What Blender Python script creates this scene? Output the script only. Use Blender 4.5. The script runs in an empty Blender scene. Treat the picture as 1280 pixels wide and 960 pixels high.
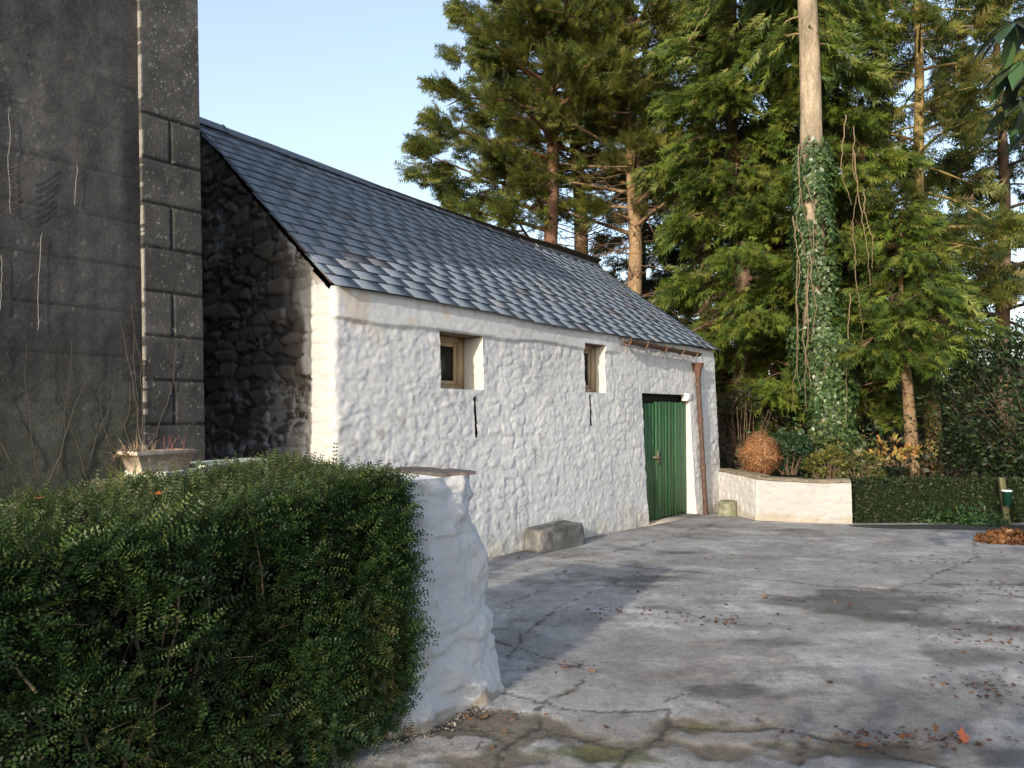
import bpy, math
import numpy as np
from mathutils import Vector
rng = np.random.default_rng(11)
S = bpy.context.scene
COL = S.collection
R = math.radians
# ------------------------------------------------------------------ camera, sky, sun, exposure
F, HOR, CAMZ = 960.0, 518.0, 1.65
cam_d = bpy.data.cameras.new("camera")
cam = bpy.data.objects.new("camera", cam_d)
COL.objects.link(cam)
cam_d.sensor_width = 36.0
cam_d.lens = 36.0 * F / 1280.0
cam_d.clip_start = 0.05
cam_d.clip_end = 3000
PITCH = math.atan((HOR - 480) / F)
cam.location = (0, 0, CAMZ)
cam.rotation_euler = (R(90) + PITCH, 0, 0)
S.camera = cam
SUN_AZ, SUN_EL = 27.0, 17.0            # the way the light travels, right of straight ahead; its height
w = bpy.data.worlds.new("World")
S.world = w
w.use_nodes = True
nt = w.node_tree
bg = nt.nodes["Background"]
sky = nt.nodes.new("ShaderNodeTexSky")
sky.sky_type = 'NISHITA'
sky.sun_disc = False
sky.sun_elevation = R(SUN_EL)
sky.sun_rotation = R(180 + SUN_AZ)
sky.air_density = 1.0
sky.dust_density = 2.2
sky.ozone_density = 1.0
# a thin bright winter veil over the blue, thicker towards the horizon
geo = nt.nodes.new("ShaderNodeTexCoord")
sep = nt.nodes.new("ShaderNodeSeparateXYZ")
nt.links.new(geo.outputs["Generated"], sep.inputs[0])
vr = nt.nodes.new("ShaderNodeMapRange")
vr.inputs["From Min"].default_value = 0.0
vr.inputs["From Max"].default_value = 0.7
vr.inputs["To Min"].default_value = 1.25
vr.inputs["To Max"].default_value = 0.80
nt.links.new(sep.outputs["Z"], vr.inputs[0])
veil = nt.nodes.new("ShaderNodeVectorMath")
veil.operation = 'SCALE'
veil.inputs[0].default_value = (1.15, 1.26, 1.44)
nt.links.new(vr.outputs[0], veil.inputs["Scale"])
addv = nt.nodes.new("ShaderNodeVectorMath")
addv.operation = 'ADD'
nt.links.new(sky.outputs[0], addv.inputs[0])
nt.links.new(veil.outputs[0], addv.inputs[1])
nt.links.new(addv.outputs[0], bg.inputs[0])
bg.inputs[1].default_value = 0.15
sun_d = bpy.data.lights.new("sun", 'SUN')
sun = bpy.data.objects.new("sun", sun_d)
COL.objects.link(sun)
sun_d.energy = 3.4
sun_d.angle = R(0.6)
sun_d.color = (1.0, 0.89, 0.74)
_L = Vector((math.sin(R(SUN_AZ)) * math.cos(R(SUN_EL)), math.cos(R(SUN_AZ)) * math.cos(R(SUN_EL)), -math.sin(R(SUN_EL))))
sun.rotation_euler = _L.to_track_quat('-Z', 'Y').to_euler()
sun.location = (-8, -20, 12)
S.view_settings.view_transform = 'Standard'
S.view_settings.look = 'None'
S.view_settings.gamma = 1.0
S.view_settings.exposure = 0.78
S.render.engine = 'CYCLES'
S.cycles.max_bounces = 8
S.cycles.transparent_max_bounces = 8

# ------------------------------------------------------------------ noise in numpy
def _h(ix, iy, iz, seed):
    h = (ix.astype(np.int64) * 374761393 + iy.astype(np.int64) * 668265263 + iz.astype(np.int64) * 2147483647 + seed * 974634777) & 0xFFFFFFFF
    h = ((h ^ (h >> 13)) * 1274126177) & 0xFFFFFFFF
    h = ((h ^ (h >> 16)) * 2246822519) & 0xFFFFFFFF
    return ((h ^ (h >> 15)) & 0xFFFFFF) / float(0xFFFFFF)

def vn(x, y, seed=0, z=None):
    z = np.zeros_like(x) if z is None else z
    ix, iy, iz = np.floor(x), np.floor(y), np.floor(z)
    fx, fy, fz = x - ix, y - iy, z - iz
    s = lambda t: t * t * t * (t * (t * 6 - 15) + 10)
    ux, uy, uz = s(fx), s(fy), s(fz)
    r = 0
    for a in (0, 1):
        for b in (0, 1):
            for c in (0, 1):
                r = r + _h(ix + a, iy + b, iz + c, seed) * (ux if a else 1 - ux) * (uy if b else 1 - uy) * (uz if c else 1 - uz)
    return r

def fbm(x, y, seed=0, octv=4, z=None):
    r, a, f, t = 0, 1.0, 1.0, 0.0
    for k in range(octv):
        r = r + a * vn(x * f + 17.3 * k, y * f - 9.1 * k, seed + k, None if z is None else z * f)
        t += a
        a *= .5
        f *= 2.03
    return r / t

def worley(x, y, seed=0):
    ix, iy = np.floor(x), np.floor(y)
    zz = np.zeros_like(x)
    f1 = np.full_like(x, 9.); f2 = np.full_like(x, 9.); idd = np.zeros_like(x)
    for a in (-1, 0, 1):
        for b in (-1, 0, 1):
            cx, cy = ix + a, iy + b
            px = cx + .12 + .76 * _h(cx, cy, zz, seed)
            py = cy + .12 + .76 * _h(cx, cy, zz, seed + 5)
            dd = np.hypot(px - x, py - y)
            new = dd < f1
            f2 = np.where(new, f1, np.minimum(f2, dd))
            idd = np.where(new, _h(cx, cy, zz, seed + 9), idd)
            f1 = np.where(new, dd, f1)
    return f1, f2, idd

def sst(a, b, x):
    t = np.clip((x - a) / (b - a), 0, 1)
    return t * t * (3 - 2 * t)

def lerp3(a, b, t):
    a, b = np.asarray(a, float), np.asarray(b, float)
    return a + (b - a) * np.asarray(t)[..., None]

# ------------------------------------------------------------------ frames of reference
D2 = np.array([math.sin(R(38.4)), math.cos(R(38.4))])       # along the barn front, away from the camera
N2 = np.array([D2[1], -D2[0]])                               # out of the barn front
C0 = np.array([-1.66, 7.34])                                 # near corner of the barn

def W(u, wv, z):
    u, wv, z = np.broadcast_arrays(np.asarray(u, float), np.asarray(wv, float), np.asarray(z, float))
    return np.stack([C0[0] + u * D2[0] + wv * N2[0], C0[1] + u * D2[1] + wv * N2[1], z], -1)

def zg(x, y):
    x, y = np.asarray(x, float), np.asarray(y, float)
    return -0.02 * np.clip(y - 8, 0, 40)

def gp(px, py):
    """a point of the photograph that lies on the ground, as a place on the ground"""
    c, s = math.cos(PITCH), math.sin(PITCH)
    dx, dv = (px - 640) / F, -(py - 480) / F
    dy, dz = c - dv * s, s + dv * c
    t = CAMZ / -dz
    for _ in range(6):
        t = (zg(0, t * dy) - CAMZ) / dz
    return np.array([dx * t, dy * t, float(zg(0, t * dy))])

def at(px, py, y):
    """the place at distance y along the view that the photograph shows at px, py"""
    c, s = math.cos(PITCH), math.sin(PITCH)
    dx, dv = (px - 640) / F, -(py - 480) / F
    dy, dz = c - dv * s, s + dv * c
    t = y / dy
    return np.array([dx * t, y, CAMZ + dz * t])

# ------------------------------------------------------------------ materials
MATS = {}
def mat(name, rough=.8, spec=.3, noise=(), bump=(), trans=0.0, color=None, metal=0.0, stretch=(1, 1, 1)):
    """base colour from the mesh's own colour attribute (or color), broken up by noise: noise = (scale, amount), bump = (scale, strength, distance)"""
    if name in MATS:
        return MATS[name]
    m = bpy.data.materials.new(name)
    m.use_nodes = True
    t = m.node_tree
    N, Lk = t.nodes, t.links
    b = N["Principled BSDF"]
    b.inputs["Roughness"].default_value = rough
    b.inputs["Specular IOR Level"].default_value = spec
    b.inputs["Metallic"].default_value = metal
    if color is None:
        a = N.new("ShaderNodeAttribute")
        a.attribute_name = "Col"
        out = a.outputs["Color"]
    else:
        a = N.new("ShaderNodeRGB")
        a.outputs[0].default_value = (*color, 1)
        out = a.outputs[0]
    co = N.new("ShaderNodeTexCoord")
    mp = N.new("ShaderNodeMapping")
    mp.inputs["Scale"].default_value = stretch
    Lk.new(co.outputs["Object"], mp.inputs["Vector"])
    for sc, am in noise:
        nz = N.new("ShaderNodeTexNoise")
        nz.inputs["Scale"].default_value = sc
        nz.inputs["Detail"].default_value = 6
        nz.inputs["Roughness"].default_value = .65
        Lk.new(mp.outputs[0], nz.inputs["Vector"])
        mr = N.new("ShaderNodeMapRange")
        mr.inputs["From Min"].default_value = .3
        mr.inputs["From Max"].default_value = .7
        mr.inputs["To Min"].default_value = 1 - am
        mr.inputs["To Max"].default_value = 1 + am
        Lk.new(nz.outputs[0], mr.inputs[0])
        mx = N.new("ShaderNodeVectorMath")
        mx.operation = 'SCALE'
        Lk.new(out, mx.inputs[0])
        Lk.new(mr.outputs[0], mx.inputs["Scale"])
        out = mx.outputs[0]
    Lk.new(out, b.inputs["Base Color"])
    prev = None
    for sc, st, di in bump:
        nz = N.new("ShaderNodeTexNoise")
        nz.inputs["Scale"].default_value = sc
        nz.inputs["Detail"].default_value = 7
        nz.inputs["Roughness"].default_value = .6
        Lk.new(mp.outputs[0], nz.inputs["Vector"])
        bp = N.new("ShaderNodeBump")
        bp.inputs["Strength"].default_value = st
        bp.inputs["Distance"].default_value = di
        Lk.new(nz.outputs[0], bp.inputs["Height"])
        if prev is not None:
            Lk.new(prev, bp.inputs["Normal"])
        prev = bp.outputs[0]
    if prev is not None:
        Lk.new(prev, b.inputs["Normal"])
    if trans > 0:
        tr = N.new("ShaderNodeBsdfTranslucent")
        Lk.new(out, tr.inputs["Color"])
        ms = N.new("ShaderNodeMixShader")
        ms.inputs[0].default_value = trans
        Lk.new(b.outputs[0], ms.inputs[1])
        Lk.new(tr.outputs[0], ms.inputs[2])
        Lk.new(ms.outputs[0], N["Material Output"].inputs["Surface"])
    MATS[name] = m
    return m

# ------------------------------------------------------------------ objects
def origin(o):
    v = np.zeros(3)
    while o is not None:
        v += np.array(o.location)
        o = o.parent
    return v

def tag(o, label=None, cat=None, group=None, kind=None):
    for k, v in (("label", label), ("category", cat), ("group", group), ("kind", kind)):
        if v:
            o[k] = v
    return o

def thing(name, label, cat, loc, group=None, kind=None):
    o = bpy.data.objects.new(name, None)
    o.empty_display_size = .2
    COL.objects.link(o)
    o.location = [float(v) for v in loc]
    return tag(o, label, cat, group, kind)

class MB:
    """collects points, faces and colours (in world coordinates) for ONE mesh object"""
    def __init__(s):
        s.v, s.f, s.c, s.n = [], [], [], 0
    def add(s, v, f, c=(.5, .5, .5)):
        v = np.asarray(v, float).reshape(-1, 3)
        f = np.asarray(f, np.int64)
        c = np.asarray(c, float)
        if c.ndim == 1:
            c = np.tile(c, (len(v), 1))
        s.v.append(v); s.c.append(c); s.f.append(f + s.n); s.n += len(v)
        return s
    def grid(s, P, c=(.5, .5, .5), keep=None, flip=False):
        a, b = P.shape[:2]
        i = np.arange(a * b).reshape(a, b)
        q = np.stack([i[:-1, :-1], i[1:, :-1], i[1:, 1:], i[:-1, 1:]], -1)
        if flip:
            q = q[..., ::-1]
        q = q[keep] if keep is not None else q.reshape(-1, 4)
        c = np.asarray(c, float)
        return s.add(P.reshape(-1, 3), q, c.reshape(-1, 3) if c.ndim > 1 else c)
    def box(s, o, ax, ay, az, c=(.5, .5, .5)):
        """box from corner o with three edge vectors"""
        o, ax, ay, az = [np.asarray(k, float) for k in (o, ax, ay, az)]
        v = [o, o + ax, o + ax + ay, o + ay, o + az, o + ax + az, o + ax + ay + az, o + ay + az]
        f = [[0, 3, 2, 1], [4, 5, 6, 7], [0, 1, 5, 4], [1, 2, 6, 5], [2, 3, 7, 6], [3, 0, 4, 7]]
        return s.add(v, f, c)
    def wbox(s, u0, u1, w0, w1, z0, z1, c=(.5, .5, .5)):
        o = W(u0, w0, z0)
        return s.box(o, W(u1, w0, z0) - o, W(u0, w1, z0) - o, W(u0, w0, z1) - o, c)
    def tube(s, P, rad, c=(.5, .5, .5), k=6, cap=True):
        P = np.asarray(P, float)
        n = len(P)
        rad = np.broadcast_to(np.asarray(rad, float), (n,))
        T = np.gradient(P, axis=0)
        T /= np.linalg.norm(T, axis=1, keepdims=True) + 1e-9
        ref = np.array([0, 0, 1.]) if abs(T[:, 2]).mean() < .8 else np.array([1., 0, 0])
        A = np.cross(T, ref); A /= np.linalg.norm(A, axis=1, keepdims=True) + 1e-9
        B = np.cross(T, A)
        th = np.arange(k) * 2 * math.pi / k
        V = P[:, None] + rad[:, None, None] * (np.cos(th)[None, :, None] * A[:, None] + np.sin(th)[None, :, None] * B[:, None])
        i = np.arange(n * k).reshape(n, k)
        j = np.roll(i, -1, 1)
        q = np.stack([i[:-1], j[:-1], j[1:], i[1:]], -1).reshape(-1, 4)
        c = np.asarray(c, float)
        if c.ndim == 2:
            c = np.repeat(c, k, 0)
        s.add(V, q, c)
        if cap:
            for r in (0, n - 1):
                cc = c[r * k] if c.ndim == 2 else c
                vv = np.vstack([V[r], P[r][None]])
                s.add(vv, [[a, (a + 1) % k, k] for a in range(k)], cc)
        return s
    def build(s, name, m, parent=None, smooth=False, loc=None):
        v = np.vstack(s.v); c = np.vstack(s.c)
        me = bpy.data.meshes.new(name)
        o = bpy.data.objects.new(name, me)
        COL.objects.link(o)
        if parent is not None:
            o.parent = parent
            v = v - origin(parent)
        elif loc is not None:
            o.location = [float(k) for k in loc]
            v = v - np.asarray(loc, float)
        me.vertices.add(len(v))
        me.vertices.foreach_set("co", v.astype(np.float32).ravel())
        tot = np.concatenate([np.full(len(f), f.shape[1]) for f in s.f])
        idx = np.concatenate([f.ravel() for f in s.f])
        me.loops.add(len(idx))
        me.loops.foreach_set("vertex_index", idx.astype(np.int32))
        me.polygons.add(len(tot))
        st = np.concatenate([[0], np.cumsum(tot)[:-1]])
        me.polygons.foreach_set("loop_start", st.astype(np.int32))
        me.polygons.foreach_set("loop_total", tot.astype(np.int32))
        if smooth:
            me.polygons.foreach_set("use_smooth", np.ones(len(tot), bool))
        a = me.attributes.new("Col", 'FLOAT_COLOR', 'POINT')
        a.data.foreach_set("color", np.hstack([c, np.ones((len(c), 1))]).astype(np.float32).ravel())
        me.materials.append(m)
        me.update(calc_edges=True)
        return o

def nrm(a):
    return a / (np.linalg.norm(a, axis=-1, keepdims=True) + 1e-9)

def place(mb, T, Tf, P, Dv, Up, sc, c):
    """copies of template points T (x along, y across, z off the face) at P, along Dv, face towards Up"""
    Dv = nrm(Dv)
    B = nrm(np.cross(Up, Dv))
    Nn = np.cross(Dv, B)
    sc = np.broadcast_to(np.asarray(sc, float), (len(P),))
    V = P[:, None] + sc[:, None, None] * (T[None, :, 0:1] * Dv[:, None] + T[None, :, 1:2] * B[:, None] + T[None, :, 2:3] * Nn[:, None])
    k = len(T)
    f = (np.asarray(Tf)[None] + (np.arange(len(P)) * k)[:, None, None]).reshape(-1, np.asarray(Tf).shape[1])
    mb.add(V, f, np.repeat(c, k, 0))

def rdir(n):
    v = rng.normal(size=(n, 3))
    return nrm(v)

def spray_template(pairs=7, seed=0, spread=48, wid=.05, ln=.42):
    r = np.random.default_rng(seed)
    v, f = [[0, -.012, 0], [0, .012, 0], [1, 0, -.06]], [[0, 1, 2]]
    for i in range(pairs):
        for sgn in (-1, 1):
            x = .06 + .86 * (i + r.uniform(-.3, .3)) / pairs
            a = R(spread + r.uniform(-14, 14))
            L = ln * (1 - .55 * abs(x - .3)) * r.uniform(.7, 1.15)
            zt = r.uniform(-.16, .08)
            k = len(v)
            v += [[x - wid, 0, 0], [x + wid, 0, 0], [x + L * math.cos(a), sgn * L * math.sin(a), zt]]
            f.append([k, k + 1, k + 2])
    return np.array(v, float), np.array(f)

SPR = [spray_template(7, k) for k in range(3)]
FERN = [spray_template(9, 10 + k, 38, .055, .40) for k in range(3)]
def twig_template(n=8, seed=0, lw=.06, ll=.105):
    r = np.random.default_rng(seed)
    v, f = [], []
    for i in range(n):
        for sgn in (-1, 1):
            x = .08 + .9 * i / n
            a = R(60 + r.uniform(-15, 15))
            z = r.uniform(-.03, .06)
            cx, cy = math.cos(a), sgn * math.sin(a)
            L = ll * r.uniform(.8, 1.25) * (1.1 - .3 * i / n)
            k = len(v)
            v += [[x, 0, 0], [x + .5 * L * cx - lw * .5 * cy, .5 * L * cy + lw * .5 * cx, z * .6], [x + L * cx, L * cy, z],
                  [x + .5 * L * cx + lw * .5 * cy, .5 * L * cy - lw * .5 * cx, z * .6]]
            f.append([k, k + 1, k + 2, k + 3])
    return np.array(v, float), np.array(f)
TWIG = [twig_template(8, k) for k in range(3)]
LEAF = (np.array([[0, 0, 0], [.45, .28, .05], [1, 0, -.06], [.45, -.28, .05]]), np.array([[0, 1, 2, 3]]))
LONG = (np.array([[0, 0, 0], [.3, .13, .03], [.7, .14, .02], [1, 0, -.08], [.7, -.14, .02], [.3, -.13, .03]]), np.array([[0, 1, 2, 3, 4, 5]]))
BLADE = (np.array([[0, -.02, 0], [0, .02, 0], [.5, .018, .09], [.5, -.018, .09], [1, 0, -.05]]), np.array([[0, 1, 2], [0, 2, 3], [3, 2, 4]]))
LOBED = (np.array([[0, 0, 0], [.25, .3, .05], [.35, .12, .0], [.6, .42, .08], [.65, .14, .02], [1, 0, .1], [.65, -.14, .02], [.6, -.42, .03], [.35, -.12, 0], [.25, -.3, .09]]),
         np.array([[0, 1, 2], [2, 3, 4], [4, 5, 6], [6, 7, 8], [8, 9, 0], [0, 2, 8], [2, 4, 8], [4, 6, 8]]))

def mixcol(n, cols, wts=None, jit=.25):
    cols = np.asarray(cols, float)
    i = rng.choice(len(cols), n, p=None if wts is None else np.asarray(wts) / np.sum(wts))
    return cols[i] * rng.uniform(1 - jit, 1 + jit, (n, 1))

def scatter(mb, temps, P, Dv, Up, sc, c):
    k = rng.integers(0, len(temps), len(P))
    sc = np.broadcast_to(np.asarray(sc, float), (len(P),))
    for i, (T, Tf) in enumerate(temps):
        s_ = k == i
        if s_.any():
            place(mb, T, Tf, P[s_], Dv[s_], Up[s_], sc[s_], c[s_])

M_LEAF = mat("leaf", .5, .4, trans=.5)
M_GLOSS = mat("glossy leaf", .38, .4, trans=.15)
M_BARK = mat("bark", .9, .15, noise=[(9, .35), (40, .25)], bump=[(22, .8, .02)], stretch=(1, 1, .25))
M_TWIG = mat("twig", .85, .15)
M_DRY = mat("dry leaf", .75, .2, trans=.2)

# ------------------------------------------------------------------ THE SETTING: ground, yard, road, bank, hill
xs = np.concatenate([np.linspace(-400, -16, 30), np.arange(-14, 26, 1.0), np.linspace(28, 400, 30)])
ys = np.concatenate([np.linspace(-300, -12, 20), np.arange(-10, 46, 1.0), np.linspace(50, 700, 40)])
X, Y = np.meshgrid(xs, ys, indexing='ij')
Z = zg(X, Y) - .07 + .05 * fbm(X * .5, Y * .5, 3) * (Y > 14) + .045 * np.clip(Y - 30, 0, 150)
g = MB().grid(np.stack([X, Y, Z], -1), lerp3((.035, .05, .018), (.06, .05, .03), fbm(X * .3, Y * .3, 5)))
tag(g.build("ground", mat("earth and grass", .95, .1, noise=[(1.5, .4), (14, .4)], bump=[(20, .6, .05)]), smooth=True), kind="structure")

# the yard's concrete
xs = np.concatenate([np.arange(-6, -2.4, .12), np.arange(-2.4, 8.6, .022), np.arange(8.62, 14, .15)])
ys = [-6.0]
while ys[-1] < 13.9:
    ys.append(ys[-1] + (.2 if ys[-1] < 2.6 else .015 + .0035 * (ys[-1] - 2.6)))
ys = np.array(ys)
X, Y = np.meshgrid(xs, ys, indexing='ij')
CRACKS = [([(701, 697), (738, 701), (812, 710), (897, 718), (993, 728), (1115, 737), (1200, 741), (1330, 746)], 0.0096),
          ([(900, 652), (871, 660), (812, 679), (760, 690), (701, 697)], 0.0096),
          ([(616, 801), (653, 811), (701, 827), (720, 833), (733, 843)], 0.0078),
          ([(632, 825), (653, 793), (680, 772), (706, 756), (790, 720), (812, 710)], 0.0054),
          ([(600, 860), (627, 867), (680, 880), (720, 886), (760, 889), (800, 888), (828, 885), (842, 902), (880, 909), (940, 911), (972, 906), (1004, 916), (1078, 926), (1130, 945), (1180, 958)], 0.0108),
          ([(1115, 737), (1150, 728), (1179, 713), (1205, 703), (1222, 697), (1216, 681), (1225, 668)], 0.0084),
          ([(733, 843), (722, 858), (700, 868), (685, 873), (680, 880)], 0.0066),
          ([(828, 885), (838, 872), (860, 866), (905, 880), (955, 900)], 0.0042),
          ([(680, 880), (668, 905), (640, 925), (620, 960), (600, 985)], 0.0120),
          ([(842, 902), (815, 925), (790, 935), (775, 965), (760, 990)], 0.0132),
          ([(560, 905), (600, 915), (640, 925)], 0.0120), ([(790, 935), (740, 922), (700, 915), (668, 905)], 0.0072),
          ([(1004, 916), (1010, 935), (990, 960)], 0.0060), ([(705, 712), (690, 730), (660, 745), (625, 755)], 0.0048)]
def seg_dist(px, py, pts):
    best = np.full(px.shape, 9.)
    for a, b in zip(pts[:-1], pts[1:]):
        ab = b - a
        t = np.clip(((px - a[0]) * ab[0] + (py - a[1]) * ab[1]) / (ab @ ab + 1e-9), 0, 1)
        best = np.minimum(best, np.hypot(px - a[0] - t * ab[0], py - a[1] - t * ab[1]))
    return best
wx = X + .05 * (fbm(X * 6, Y * 6, 21, 3) - .5) * 2 + .02 * (fbm(X * 22, Y * 22, 22, 2) - .5) * 2
wy = Y + .05 * (fbm(X * 6, Y * 6, 23, 3) - .5) * 2 + .02 * (fbm(X * 22, Y * 22, 24, 2) - .5) * 2
crack = np.zeros_like(X); soil = np.zeros_like(X)
near = (Y > 2.2) & (Y < 13.5) & (X > -3)
for pts, wd in CRACKS:
    dd = seg_dist(wx[near], wy[near], [gp(*p)[:2] for p in pts])
    crack[near] = np.maximum(crack[near], 1 - sst(wd * .5, wd * 1.5, dd))
    soil[near] = np.maximum(soil[near], (1 - sst(0, wd * 9, dd)) * fbm(X[near] * 5, Y[near] * 5, 31, 4))
def blob(px, py, rx, ry=None):
    p = gp(px, py)
    return np.exp(-(((X - p[0]) / rx) ** 2 + ((Y - p[1]) / (ry or rx)) ** 2))
moss_n = fbm(X * 14, Y * 14, 49, 3)
n1, n2, n3 = fbm(X * .9, Y * .9, 41, 5), fbm(X * 3.1, Y * 3.1, 42, 5), fbm(X * 13, Y * 13, 43, 4)
base = lerp3((.185, .182, .178), (.295, .295, .295), np.clip(n1 * 1.4 - .2, 0, 1)) * (.80 + .40 * n2)[..., None] * (.80 + .4 * n3)[..., None]
damp = np.clip(blob(1040, 748, .9, .55) + .8 * blob(1000, 790, .5, .4) + .9 * blob(1130, 770, .8, .5) + .7 * blob(940, 775, .5, .3) + .8 * blob(1180, 830, .6, .5) + .9 * blob(1120, 925, .5, .2)
               + .6 * blob(930, 665, .8, .3) + .5 * blob(880, 690, .8, .25) + .6 * blob(1030, 677, .5, .3) + .7 * blob(1210, 780, .6, .5) + .5 * blob(800, 730, .6, .4) + .6 * blob(900, 860, .3, .15) + .5 * blob(1020, 870, .4, .2), 0, 1.2)
damp = sst(.30, .85, damp * .62 + (fbm(X * 1.6, Y * 3.2, 44, 6) - .5) * 2.2)
brown = sst(.48, .62, fbm(X * 1.4 + 7, Y * 2.2, 50, 6) + .10 * (n2 - .5))
base = base + (np.array((.115, .098, .08)) * (.6 + .8 * n3)[..., None] - base) * (.34 * brown)[..., None]
pale = sst(.55, .68, fbm(X * 2.6 + 3, Y * 4.6, 39, 6))
base = base * (1 + .28 * pale)[..., None]
strk = fbm(X * 9 + 3 * n2, Y * 3.2, 47, 5)
pit = sst(.62, .72, fbm(X * 22, Y * 16, 48, 3))
base = base * (.86 + .30 * strk)[..., None] * (1 - .22 * pit * sst(.4, .6, n2))[..., None]
base = base * (1 - .54 * damp)[..., None]
earth = np.clip(blob(560, 900, .35, .2) + blob(620, 905, .35, .12) + .8 * blob(700, 920, .3, .14) + .8 * blob(860, 905, .3, .12) + .6 * blob(520, 950, .5, .2) + .7 * blob(880, 935, .5, .12) + .7 * blob(1060, 945, .5, .10) + .6 * blob(640, 950, .4, .12) + .5 * blob(740, 860, .3, .1) + .5 * blob(1090, 930, .5, .1), 0, 1)
earth = sst(.35, .6, earth * .8 + (fbm(X * 5, Y * 5, 45, 5) - .5) * 1.1 + .7 * soil)
base = lerp3(base, np.broadcast_to((.085, .07, .05), base.shape), earth * .85) if False else base + (np.array((.10, .083, .062)) * (.6 + .8 * n3)[..., None] - base) * (earth * .85)[..., None]
moss = np.clip(blob(745, 940, .28, .1) + .9 * blob(880, 912, .25, .09) + .7 * blob(800, 950, .3, .08) + .6 * blob(1010, 925, .3, .06) + .6 * blob(560, 935, .12, .06) + .5 * blob(660, 940, .2, .08), 0, 1)
moss = sst(.4, .75, moss * .8 + (fbm(X * 5, Y * 5, 46, 5) - .5) * 1.3 + (moss_n - .5) * .7) * .8
base = base + (np.array((.075, .078, .022)) * (.5 + n3)[..., None] - base) * (moss * .85)[..., None]
base = base + (np.array((.035, .03, .026)) - base) * (crack * .8)[..., None]
edge = sst(.02, .30, np.abs((X - C0[0]) * N2[0] + (Y - C0[1]) * N2[1]) + .12 * (n2 - .5))     # darker along the foot of the barn
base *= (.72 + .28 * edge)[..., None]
Z = zg(X, Y) + .018 * (n1 - .5) + .007 * (n2 - .5) + .003 * (n3 - .5) - .006 * crack - .010 * earth + .006 * moss * n3
Z += .012 * sst(3.4, 4.6, Y) * 0
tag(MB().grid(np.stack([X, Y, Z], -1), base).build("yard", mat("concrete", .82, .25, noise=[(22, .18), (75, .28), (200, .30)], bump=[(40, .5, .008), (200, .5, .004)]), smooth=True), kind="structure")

# the lane past the far hedge, a dark strip of tarmac at the yard's end
a0, a1 = gp(1085, 664), gp(1400, 668)
xs = np.linspace(a0[0], a1[0] + 8, 80); ts = np.linspace(0, 1, 14)
X, T = np.meshgrid(xs, ts, indexing='ij')
y0 = 11.45 + .06 * np.sin(X * 2.3) + .5 * np.exp(-(X - a0[0]) / .5); y1 = 12.1 + .05 * np.sin(X * 3)
Y = y0 + (y1 - y0) * T
tag(MB().grid(np.stack([X, Y, zg(X, Y) + .006 + .016 * np.clip(np.sin(T * math.pi), 0, 1) ** .5 * .7 + .004 * fbm(X * 4, Y * 4, 9)], -1), lerp3((.035, .038, .045), (.06, .06, .062), fbm(X * 3, Y * 3, 8))).build(
    "road", mat("wet tarmac", .35, .5, noise=[(60, .3)], bump=[(120, .5, .006)]), smooth=True), kind="structure")

# raised bank behind the low wall and the hedge
LW = [W(8.90, -.10, 0)[:2], np.array([4.02, 12.72]), np.array([4.75, 12.42]), np.array([5.42, 12.28])]
xs = np.linspace(1.5, 20, 160); ts = np.linspace(0, 1, 60)
def bank_front(x):
    return np.interp(x, [3.2, 4.05, 4.75, 5.42, 5.7, 20], [14.2, 12.86, 12.58, 12.42, 12.75, 12.75])
X, T = np.meshgrid(xs, ts, indexing='ij')
Y = bank_front(X) + T * 13
X = np.maximum(X, np.where(Y < 14.4, np.interp(Y, [12.7, 14.4], [4.16, 3.95]), 3.95 - (Y - 14.4) * 1.2))
Z = zg(X, Y) + .50 + .18 * fbm(X * 1.1, Y * 1.1, 13) + .35 * T * np.exp(-((X - 5.5) / 2.5) ** 2) - .50 * sst(.45, 1.0, T) - .35 * sst(5.5, 7.0, X) * (1 - T)
tag(MB().grid(np.stack([X, Y, Z], -1), lerp3((.05, .038, .022), (.045, .055, .02), fbm(X * 1.7, Y * 1.7, 14))).build(
    "bank", mat("bank soil", .95, .1, noise=[(6, .4), (30, .4)], bump=[(25, .8, .05)]), smooth=True), kind="structure")

# ------------------------------------------------------------------ BARN
BL, BW = 8.93, 5.5                                           # length, depth
barn = thing("stone_barn", "long whitewashed stone barn with slate roof, green door and two small windows", "barn", W(BL / 2, -BW / 2, 0))
ridge_z = lambda u: 5.17 - .38 * u / BL - .05 * np.sin(np.clip(np.asarray(u) / BL, 0, 1) * math.pi)
eave_z = lambda u: 2.87 - .05 * u / BL + .018 * np.sin(np.asarray(u) * .9 + .6)
EV, RW = -.05, -2.75                                           # eave and ridge across the barn
OPEN = [(1.49, 2.235, 1.94, 2.585), (4.435, 5.0, 1.965, 2.67), (6.09, 7.80, -.60, 1.99)]
SLIT = [(2.06, 2.095, 1.38, 1.86), (4.535, 4.575, 1.49, 1.93)]
cols = np.arange(0, BL + .001, .018)
for o in OPEN:
    for e in o[:2]:
        cols[np.argmin(abs(cols - e))] = e
rows = np.arange(-.60, 2.86, .0185)
for o in OPEN:
    for e in o[2:]:
        rows[np.argmin(abs(rows - e))] = e
rows[0] = -.60
gs = np.concatenate([np.arange(-BW, -3.3, .06), np.arange(-3.3, 0, .02)])
PW = np.concatenate([gs, cols])                              # <0 gable (distance back from corner), >=0 front
U, ZR = np.meshgrid(PW, rows, indexing='ij')
gab = U < 0
prof = np.where(-U < -RW, -U, 2 * -RW + U)                   # distance from the eave across, up to the ridge then down
top = np.where(gab, eave_z(0) - .005 + (ridge_z(0) - eave_z(0)) * prof / -RW, eave_z(np.clip(U, 0, BL)) + .045) - .03
ZZ = -.60 + (ZR + .60) * (top + .60) / (2.855 + .60)
ZZ = np.where(gab, ZZ, np.where(ZR < 2.7, ZR, 2.7 + (ZR - 2.7) * (top - 2.7) / .155))
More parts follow.
